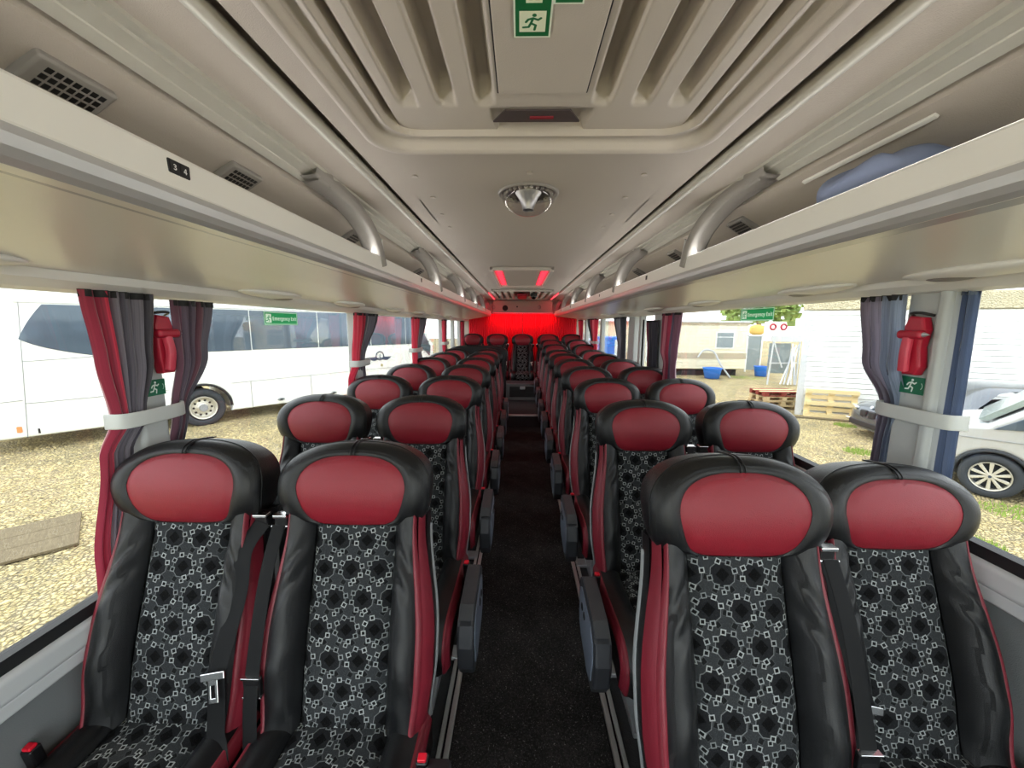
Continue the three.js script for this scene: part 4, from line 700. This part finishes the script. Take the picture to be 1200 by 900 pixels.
{ // silver van; local x runs from nose (negative) to tail, +z is the side towards us
  const wp = px(1155, 584, { y: GROUND });
  const t = thing('silver_van', 'silver people carrier van parked beside the white boarded wall', 'van', [wp.x, GROUND, wp.z], -Math.atan2(0.78, 0.63));
  const arch = 0.40;
  const body = new THREE.Shape(); body.moveTo(-0.92, 0.30); body.lineTo(-arch, 0.28); body.absarc(0, 0.335, arch, Math.PI * 1.04, -0.04 * Math.PI, true); body.lineTo(2.55, 0.24); body.absarc(2.95, 0.335, arch, Math.PI * 1.04, -0.04 * Math.PI, true); body.lineTo(3.95, 0.35); body.lineTo(4.02, 1.0); body.lineTo(3.9, 1.95); body.lineTo(1.2, 1.98); body.quadraticCurveTo(0.75, 1.90, 0.2, 1.36); body.lineTo(-0.10, 1.10); body.quadraticCurveTo(-0.75, 1.02, -0.93, 0.72); body.closePath();
  obj('body', new THREE.ExtrudeGeometry(body, { depth: 1.7, bevelEnabled: true, bevelSize: 0.07, bevelThickness: 0.10, bevelSegments: 4, bevelOffset: -0.05, curveSegments: 20 }).translate(0, 0, -1.86), M.silver, t);
  const ws = new THREE.Shape(); ws.moveTo(-0.06, 1.13); ws.lineTo(0.22, 1.38); ws.quadraticCurveTo(0.72, 1.86, 1.12, 1.93); ws.lineTo(1.02, 1.955); ws.quadraticCurveTo(0.6, 1.86, 0.16, 1.43); ws.lineTo(-0.16, 1.14); ws.closePath();
  obj('windscreen', new THREE.ExtrudeGeometry(ws, { depth: 1.5, bevelEnabled: false }).translate(-0.06, 0.02, -1.72), M.carGlass, t);
  const qw = new THREE.Shape(); qw.moveTo(0.16, 1.06); qw.lineTo(0.62, 1.12); qw.lineTo(0.62, 1.42); qw.closePath();
  obj('quarter_window', new THREE.ExtrudeGeometry(qw, { depth: 0.01, bevelEnabled: true, bevelSize: 0.01, bevelThickness: 0.004, bevelSegments: 1 }).translate(-0.2, 0.0, -0.052), M.darkGlass, t);
  const dw = new THREE.Shape(); dw.moveTo(0.48, 1.10); dw.lineTo(1.75, 1.13); dw.lineTo(1.75, 1.80); dw.lineTo(1.1, 1.78); dw.lineTo(0.48, 1.36); dw.closePath();
  obj('door_window', new THREE.ExtrudeGeometry(dw, { depth: 0.01, bevelEnabled: true, bevelSize: 0.01, bevelThickness: 0.004, bevelSegments: 1 }).translate(0, 0, -0.052), M.darkGlass, t);
  obj('mirror', [new THREE.SphereGeometry(1, 20, 14).scale(0.13, 0.10, 0.09).translate(0.52, 1.20, 0.10)], M.silver, t);
  obj('mirror_arm', [rbox(0.30, 0.52, 1.07, 1.13, -0.05, 0.08, 0.02)], M.tyre, t);
  obj('door_joint', [tube([[0.36, 0.42, -0.047], [0.37, 0.75, -0.045], [0.33, 0.95, -0.045], [0.34, 1.08, -0.047]], 0.006, 16, 6), tube([[-0.9, 0.88, -0.052], [0.3, 0.90, -0.046], [1.9, 0.94, -0.046], [3.9, 0.95, -0.05]], 0.007, 24, 6)], M.shell, t);
  obj('arch_lip', [new THREE.TorusGeometry(arch - 0.012, 0.022, 8, 30, Math.PI).translate(0, 0.335, -0.05)], M.tyre, t);
  obj('underbody', bx(-0.7, 3.7, 0.24, 0.5, -1.7, -0.3), M.rubber, t);
  wheelOn(t, 0, 0.335, -0.13, 10); wheelOn(t, 2.95, 0.335, -0.13, 10);
}
{ // dark car, nose towards us; local z is forward
  const p = px(1012, 514, { y: GROUND });
  const t = thing('dark_car', 'dark grey car with round nosed bonnet parked behind the blue curtain', 'car', [p.x, GROUND, p.z], Math.atan2(-0.97, -0.12));
  const prof = [[-0.02, 0.22], [0.0, 0.45], [-0.03, 0.62], [-0.12, 0.74], [-0.5, 0.84], [-1.05, 0.92], [-1.30, 0.98], [-1.95, 1.36], [-2.9, 1.40], [-3.8, 1.05], [-4.3, 0.95], [-4.35, 0.4], [-4.2, 0.2]];
  const W = 0.88;
  const g = patch(24, 40, (u, v) => {
    const x = (u - 0.5) * 2, f = v * (prof.length - 1), i = Math.min(prof.length - 2, Math.floor(f)), q = f - i, z = lerp(prof[i][0], prof[i + 1][0], q), y = lerp(prof[i][1], prof[i + 1][1], q);
    const e = Math.abs(x) ** 3.5, w = W * (y > 1.0 ? lerp(1, 0.72, (y - 1) / 0.4) : 1);
    return [w * x, y - e * (y > 0.6 ? 0.10 : 0), z - e * 0.28 * sstep(-1.2, 0, z)];
  });
  obj('body', g, M.carDark, t);
  for (const s of [-1, 1]) obj('side', prismX([[-0.3, 0.25], [-0.30, 0.60], [-0.42, 0.72], [-1.1, 0.84], [-4.2, 0.9], [-4.3, 0.3]], s * 0.80, s * 0.88, 0.02), M.carDark, t);
  for (const s of [-1, 1]) obj('grille', rbox(s * 0.03, s * 0.22, 0.50, 0.66, -0.06, 0.015, 0.03, 3), M.rubber, t);
  for (const s of [-1, 1]) obj('headlight', rbox(-0.2, 0.2, -0.045, 0.045, -0.06, 0.03, 0.025, 3).rotateY(s * 0.42).translate(s * 0.58, 0.645, -0.115), M.chrome, t);
  obj('lower_intake', rbox(-0.55, 0.55, 0.26, 0.40, -0.06, 0.012, 0.03, 3), M.rubber, t);
  for (const s of [-1, 1]) obj('fog_light', rbox(s * 0.6, s * 0.76, 0.30, 0.38, -0.2, -0.05, 0.02, 2), M.chrome, t);
  obj('badge', [new THREE.CylinderGeometry(0.04, 0.04, 0.01, 18).rotateX(1.0).translate(0, 0.74, -0.08)], M.steel, t);
  for (const [x, z] of [[0.82, -0.85], [-0.82, -0.85], [0.82, -3.5], [-0.82, -3.5]]) obj('tyre', [new THREE.CylinderGeometry(0.32, 0.32, 0.2, 28).rotateZ(Math.PI / 2).translate(x, 0.32, z)], M.tyre, t);
}

// ------------------------------------------------------------------ outside: shed, caravan, pallets and clutter
{
  const A = px(937, 486, { y: GROUND }), dirW = V(4.2, 0, 1.8).normalize();
  const t = thing('boarded_wall', 'long white wall of horizontal boards with a mossy stone coping', 'wall', [A.x, GROUND, A.z], Math.atan2(-dirW.z, dirW.x));
  const H = 3.02, n = 21, Lw = 11;
  obj('core', bx(0.02, Lw, 0, H, -0.4, -0.03), M.white, t);
  for (let i = 0; i < n; i++) obj('board', prismX([[-0.03, i * H / n], [0.012, i * H / n + 0.006], [0.0, (i + 1) * H / n - 0.008], [-0.03, (i + 1) * H / n - 0.004]], 0, Lw), M.white, t);
  obj('corner_post', rbox(-0.12, 0.03, 0, H, -0.08, 0.03, 0.01), M.sill, t);
  obj('coping', rbox(-0.1, Lw, H, H + 0.45, -0.5, 0.06, 0.04, 2), M.moss, t);
}
function pallet(label, pos, ry, rx, mats, group) {
  const t = thing('wooden_pallet', label, 'pallet', pos, ry, group); t.rotation.order = 'YXZ'; t.rotation.x = rx;
  for (let i = 0; i < 5; i++) obj('deck_board', rbox(-0.6, 0.6, 0.115, 0.137, -0.4 + i * 0.17, -0.29 + i * 0.17, 0.003, 1), mats[i % mats.length], t);
  for (const x of [-0.6, -0.07, 0.46]) { for (const z of [-0.4, -0.07, 0.26]) obj('block', rbox(x, x + 0.14, 0.022, 0.10, z, z + 0.14, 0.004, 1), mats[0], t); obj('stringer', rbox(x, x + 0.14, 0.10, 0.115, -0.4, 0.4, 0.003, 1), mats[0], t); } for (const z of [-0.4, -0.05, 0.30]) obj('bottom_board', rbox(-0.6, 0.6, 0, 0.022, z, z + 0.10, 0.003, 1), mats[0], t);
  return t;
}
{
  const p = px(966, 488, { y: GROUND });
  pallet('pale wooden pallet leaning on edge against the white boarded wall', [p.x - 0.05, GROUND + 0.405, p.z + 0.26], Math.atan2(-1.8, 4.2), -Math.PI / 2 * 0.97, [M.paleWood]);
  const q = px(907, 478, { y: GROUND });
  const lab = ['bottom', 'second', 'third', 'top red painted'];
  for (let i = 0; i < 4; i++) pallet(`${lab[i]} pallet in the stack beside the white shed`, [q.x + rr(-0.05, 0.05), GROUND + i * 0.145, q.z], rr(-0.1, 0.1), 0, i === 3 ? [M.redWood, M.paleWood] : [M.wood, M.greyWood], 'stacked pallets by the shed');
  const b = thing('timber_board', 'long grey board lying at the foot of the leaning pallet', 'board', [p.x, GROUND, p.z + 0.55], Math.atan2(-1.8, 4.2)); obj('plank', rbox(-1.1, 0.9, 0, 0.04, -0.08, 0.08), M.greyWood, b);
}
{ // static caravan
  const R = px(873, 433, { y: GROUND + 0.35 });
  const t = thing('static_caravan', 'long cream static caravan with a brown band and grey window', 'caravan', [R.x, GROUND, R.z], 0);
  const L = 12, H0 = 0.35, H1 = 2.75, Dp = 3;
  obj('body', rbox(-L, 0, H0, H1, -Dp, 0, 0.06, 3), M.cream, t);
  for (let i = 0; i < 14; i++) obj('cladding_board', prismX([[0, H0 + 0.04 + i * 0.16], [0.022, H0 + 0.045 + i * 0.16], [0.006, H0 + 0.19 + i * 0.16], [0, H0 + 0.195 + i * 0.16]], -L + 0.05, -0.05), M.cream, t);
  obj('brown_band', rbox(-L + 0.02, -0.02, 0.90, 1.20, 0, 0.03, 0.006), M.tan, t);
  obj('roof', prismZ([[-L - 0.1, 0], [0.1, 0], [0.1, 0.08], [-L - 0.1, 0.08]], -Dp - 0.1, 0.12, 0.02).translate(0, H1, 0), M.sill, t);
  obj('gutter', rbox(-L, 0.02, H1 - 0.12, H1, 0, 0.06, 0.01), M.tan, t);
  for (const [x, w, y0, y1] of [[-1.65, 0.95, 1.42, 2.3], [-5.2, 0.95, 0.7, 2.3], [-9, 1.2, 1.3, 2.2]]) { const f = obj('window', rbox(x, x + w, y0, y1, 0.0, 0.05, 0.01), M.white, t); obj('pane', rbox(x + 0.06, x + w - 0.06, y0 + 0.06, lerp(y0, y1, 0.66), 0.04, 0.056, 0.004), M.greyPane, f); obj('upper_pane', rbox(x + 0.06, x + w - 0.06, lerp(y0, y1, 0.7), y1 - 0.06, 0.04, 0.056, 0.004), M.greyPane, f); }
  obj('end_window', rbox(-0.0, 0.03, 1.3, 2.3, -1.8, -0.6, 0.01), M.greyPane, t);
  obj('skirting', bx(-L + 0.3, -0.3, 0, H0, -Dp + 0.3, -0.3), M.rubber, t);
}
{ // porch frame and brick pier beside the caravan
  const p = px(893, 438, { y: GROUND });
  const t = thing('porch_door', 'pale blue porch door in a white frame beside the caravan', 'door', [p.x, GROUND, p.z - 1], 0);
  obj('frame', [rbox(-0.45, -0.37, 0, 2.1, 0, 0.06), rbox(0.37, 0.45, 0, 2.1, 0, 0.06), rbox(-0.45, 0.45, 2.02, 2.1, 0, 0.06)], M.white, t); obj('pane', rbox(-0.37, 0.37, 0.1, 2.02, 0.01, 0.03), M.greyPane, t);
  const b = px(899, 437, { y: GROUND }); const k = thing('brick_pier', 'narrow reddish brick pier behind the caravan', 'pier', [b.x, GROUND, b.z - 1.2]);
  const top = px(899, 392, { z: b.z - 1.2 }).y - GROUND, nb = Math.floor(top / 0.086);
  obj('core', bx(-0.16, 0.16, 0, nb * 0.086, -0.3, -0.02), M.tan, k);
  for (let i = 0; i < nb; i++) obj('brick', rbox(-0.18 + (i % 2) * 0.02, 0.16 + (i % 2) * 0.02, i * 0.086, i * 0.086 + 0.072, -0.04, 0.01, 0.004, 1), M.brick, k);
  const f = c => Math.sign(c) * Math.abs(c) ** 0.7, bun = patch(24, 14, (u, v) => { const a = u * 2 * Math.PI, q = (v - 0.5) * Math.PI; return [b.x + 0.42 * f(Math.cos(q)) * f(Math.cos(a)) * (1 + 0.08 * Math.sin(5 * a)), GROUND + nb * 0.086 + 0.31 + 0.30 * f(Math.sin(q)), b.z - 1.35 + 0.25 * f(Math.cos(q)) * f(Math.sin(a))]; });
  tag(obj('tarpaulin_bundle', bun, M.yellow), 'yellow tarpaulin bundle sitting on the brick pier', 'bundle');
}
{ // clutter by the pallet stack
  const q = px(918, 455, { y: GROUND + 0.3 }), Z = q.z - 3;
  const at = (u, v) => px(u, v, { z: Z });
  const rack = thing('metal_rack', 'grey metal rack frame full of scrap poles', 'rack', [at(918, 450).x, GROUND, Z]);
  const x0 = at(899, 450).x - rack.position.x, x1 = at(932, 450).x - rack.position.x, yt = at(918, 400).y - GROUND;
  obj('frame', [rod([x0, 0, 0], [x0 + 0.1, yt, 0], 0.035), rod([x1, 0, 0], [x1, yt, 0], 0.035), rbox(x0, x1, yt - 0.02, yt + 0.25, -0.05, 0.05), rod([x0, yt * 0.5, 0], [x1, yt * 0.5, 0], 0.03), rod([x0 + 0.1, yt, 0], [x0 + 0.5, yt * 0.4, 0.1], 0.03)], M.sill, rack);
  for (let i = 0; i < 7; i++) obj('pole', rod([lerp(x0, x1, 0.35 + 0.08 * i), 0.05, 0.2 + 0.1 * (i % 3)], [lerp(x0, x1, 0.75 + rr(0, 0.25)), yt * rr(0.75, 1.0), 0], 0.03), i % 2 ? M.steel : M.white, rack);
  obj('dark_panel', rbox(x0 + 0.1, x1 - 0.2, yt * 0.25, yt * 0.95, -0.3, -0.25), M.greyPane, rack);
  const bp = at(912, 390); const bxo = thing('white_crate', 'white boxed unit with two dark red rings above the metal rack', 'box', [bp.x, yt + GROUND + 0.26, Z]);
  const bw = (at(922, 390).x - at(904, 390).x) / 2, bh = at(912, 377).y - (yt + GROUND + 0.26);
  obj('case', rbox(-bw, bw, 0, bh, -0.5, 0, 0.02), M.white, bxo);
  for (const s of [-0.75, 0.65]) { obj('ring_mark', [ring(bh * 0.2, bh * 0.06, 8, 24).translate(s * bw, bh * 0.62, 0.0)], M.hammerRed, bxo); }
  const pl = at(929, 380), post = thing('scaffold_post', 'tall pale post at the corner of the white boarded wall', 'post', [pl.x, GROUND, Z + 1]); obj('pole', rod([0, 0, 0], [0, 3.6, 0], 0.05), M.sill, post); obj('ladder_rail', [rod([0.35, 0, 0], [0.4, 3.5, 0], 0.035), ...Array.from({ length: 9 }, (_, i) => rod([0.02, 0.4 + i * 0.36, 0], [0.38, 0.4 + i * 0.36, 0], 0.018))], M.steel, post);
  const bb = px(891, 441, { y: GROUND }), bu = thing('blue_bucket', 'small blue tub standing by the porch', 'tub', [bb.x, GROUND, bb.z]); obj('body', new THREE.LatheGeometry([[0.01, 0.02], [0.26, 0.02], [0.33, 0.5], [0.35, 0.5], [0.35, 0.53], [0.31, 0.53], [0.25, 0.06], [0.01, 0.06]].map(p => new THREE.Vector2(...p)), 24), M.blue, bu);
  const pb = px(821, 440, { y: GROUND }), p2 = thing('blue_tub', 'blue plastic tub under the caravan window', 'tub', [pb.x, GROUND, pb.z + 1.2]); obj('body', new THREE.LatheGeometry([[0.01, 0.02], [0.33, 0.02], [0.42, 0.5], [0.45, 0.5], [0.45, 0.54], [0.4, 0.54], [0.32, 0.06], [0.01, 0.06]].map(p => new THREE.Vector2(...p)), 24), M.blue, p2);
  const pr = px(846, 442, { y: GROUND }), pw = thing('leaning_pole', 'pale bent pole leaning against the caravan wall', 'pole', [pr.x, GROUND, pr.z]); obj('pole', tube([[0.3, 0.0, 0.2], [-0.15, 0.7, 0.0], [-0.45, 1.3, -0.2], [-0.9, 1.35, -0.25], [-1.2, 1.0, -0.2]], 0.045, 30, 8), M.sill, pw);
}
{ // blue trailer and brick stack in front of the caravan, seen through the rear windows
  const p = px(717, 412, { y: GROUND + 0.15 });
  const c = px(717, 400, { z: -15 }), t = thing('blue_trailer', 'bright blue trailer with a white panel outside the rear windows', 'trailer', [c.x, GROUND, -15]);
  const w = px(731, 400, { z: -15 }).x - c.x, yT = px(717, 395, { z: -15 }).y - GROUND;
  obj('tub', rbox(-w, w, 0.45, yT, -1.2, 0, 0.05), M.blue, t); obj('white_panel', rbox(w * 0.25, w * 0.85, 0.75, yT - 0.1, 0, 0.03, 0.01), M.white, t); obj('lilac_end', rbox(-w - 0.35, -w, 0.4, yT - 0.1, -1.0, -0.1, 0.03), std(0xb3b6e0, 0.6), t);
  obj('chassis', rbox(-w, w, 0.32, 0.45, -1.1, -0.1), M.rubber, t); for (const x of [-0.5, 0.5]) obj('wheel', [new THREE.CylinderGeometry(0.32, 0.32, 0.16, 24).rotateX(Math.PI / 2).translate(w * x, 0.32, 0.0)], M.tyre, t);
  const b = px(763, 420, { z: -13 }), s = thing('brick_stack', 'stack of reddish bricks wrapped on a pallet beyond the door window', 'bricks', [b.x, GROUND, -13]);
  obj('pallet_base', rbox(-0.55, 0.55, 0, 0.12, -0.9, 0), M.wood, s);
  for (let j = 0; j < 9; j++) for (let i = 0; i < 5; i++) obj('brick', rbox(-0.54 + i * 0.218 + (j % 2) * 0.01, -0.335 + i * 0.218, 0.12 + j * 0.075, 0.19 + j * 0.075, -0.8, rr(-0.015, 0.015), 0.004, 1), (i + j) % 3 ? M.brick : M.redWood, s);
}
// greenery
function bush(name, label, c, r, n, mat, group) {
  const t = thing(name, label, name === 'tree' ? 'tree' : 'grass', c, 0, group);
  const parts = []; for (let i = 0; i < n; i++) { const a = rr(0, 6.28), b = Math.acos(rr(-0.4, 1)), q = r * rr(0.7, 1), g = new THREE.PlaneGeometry(r * rr(0.10, 0.22), r * rr(0.10, 0.22)); g.rotateX(rr(0, 3)); g.rotateY(rr(0, 6)); g.translate(q * Math.sin(b) * Math.cos(a), r * 0.9 + q * Math.cos(b), q * Math.sin(b) * Math.sin(a)); parts.push(g); }
  obj('foliage', parts, mat, t); return t;
}
{
  const p = px(892, 352, { z: -27 }); const t = bush('tree', 'light green tree top rising behind the caravan', [p.x, GROUND + 1.6, -27], 2.3, 900, M.leaf); obj('trunk', [rod([0, -1.6, 0], [0, 2, 0], 0.16)], M.wood, t);
  const tuft = (u, v, r, lb) => { const q = px(u, v, { y: GROUND }); const t = thing('grass_tuft', lb, 'grass', [q.x, GROUND, q.z]); const bl = []; for (let i = 0; i < 260; i++) { const a = rr(0, 6.28), d = r * Math.sqrt(rnd()), h = rr(0.03, 0.09) * (1 + r * 0.3), g = new THREE.ConeGeometry(0.006, h, 3); g.rotateZ(rr(-0.5, 0.5)); g.rotateY(a); g.translate(d * Math.cos(a), h * 0.45, d * Math.sin(a)); bl.push(g); } obj('blades', bl, M.grass, t); };
  tuft(1190, 602, 0.35, 'patch of bright green grass on gravel beside the van wheel'); tuft(1150, 640, 0.2, 'small grass patch on gravel nearer the coach than the van');
  tuft(1006, 530, 0.25, 'small grass patch on the gravel before the dark car'); tuft(990, 499, 0.25, 'grass patch at the foot of the white boarded wall'); tuft(875, 443, 0.8, 'weedy green clump beside the caravan corner');
}
renderer.render(scene, camera);
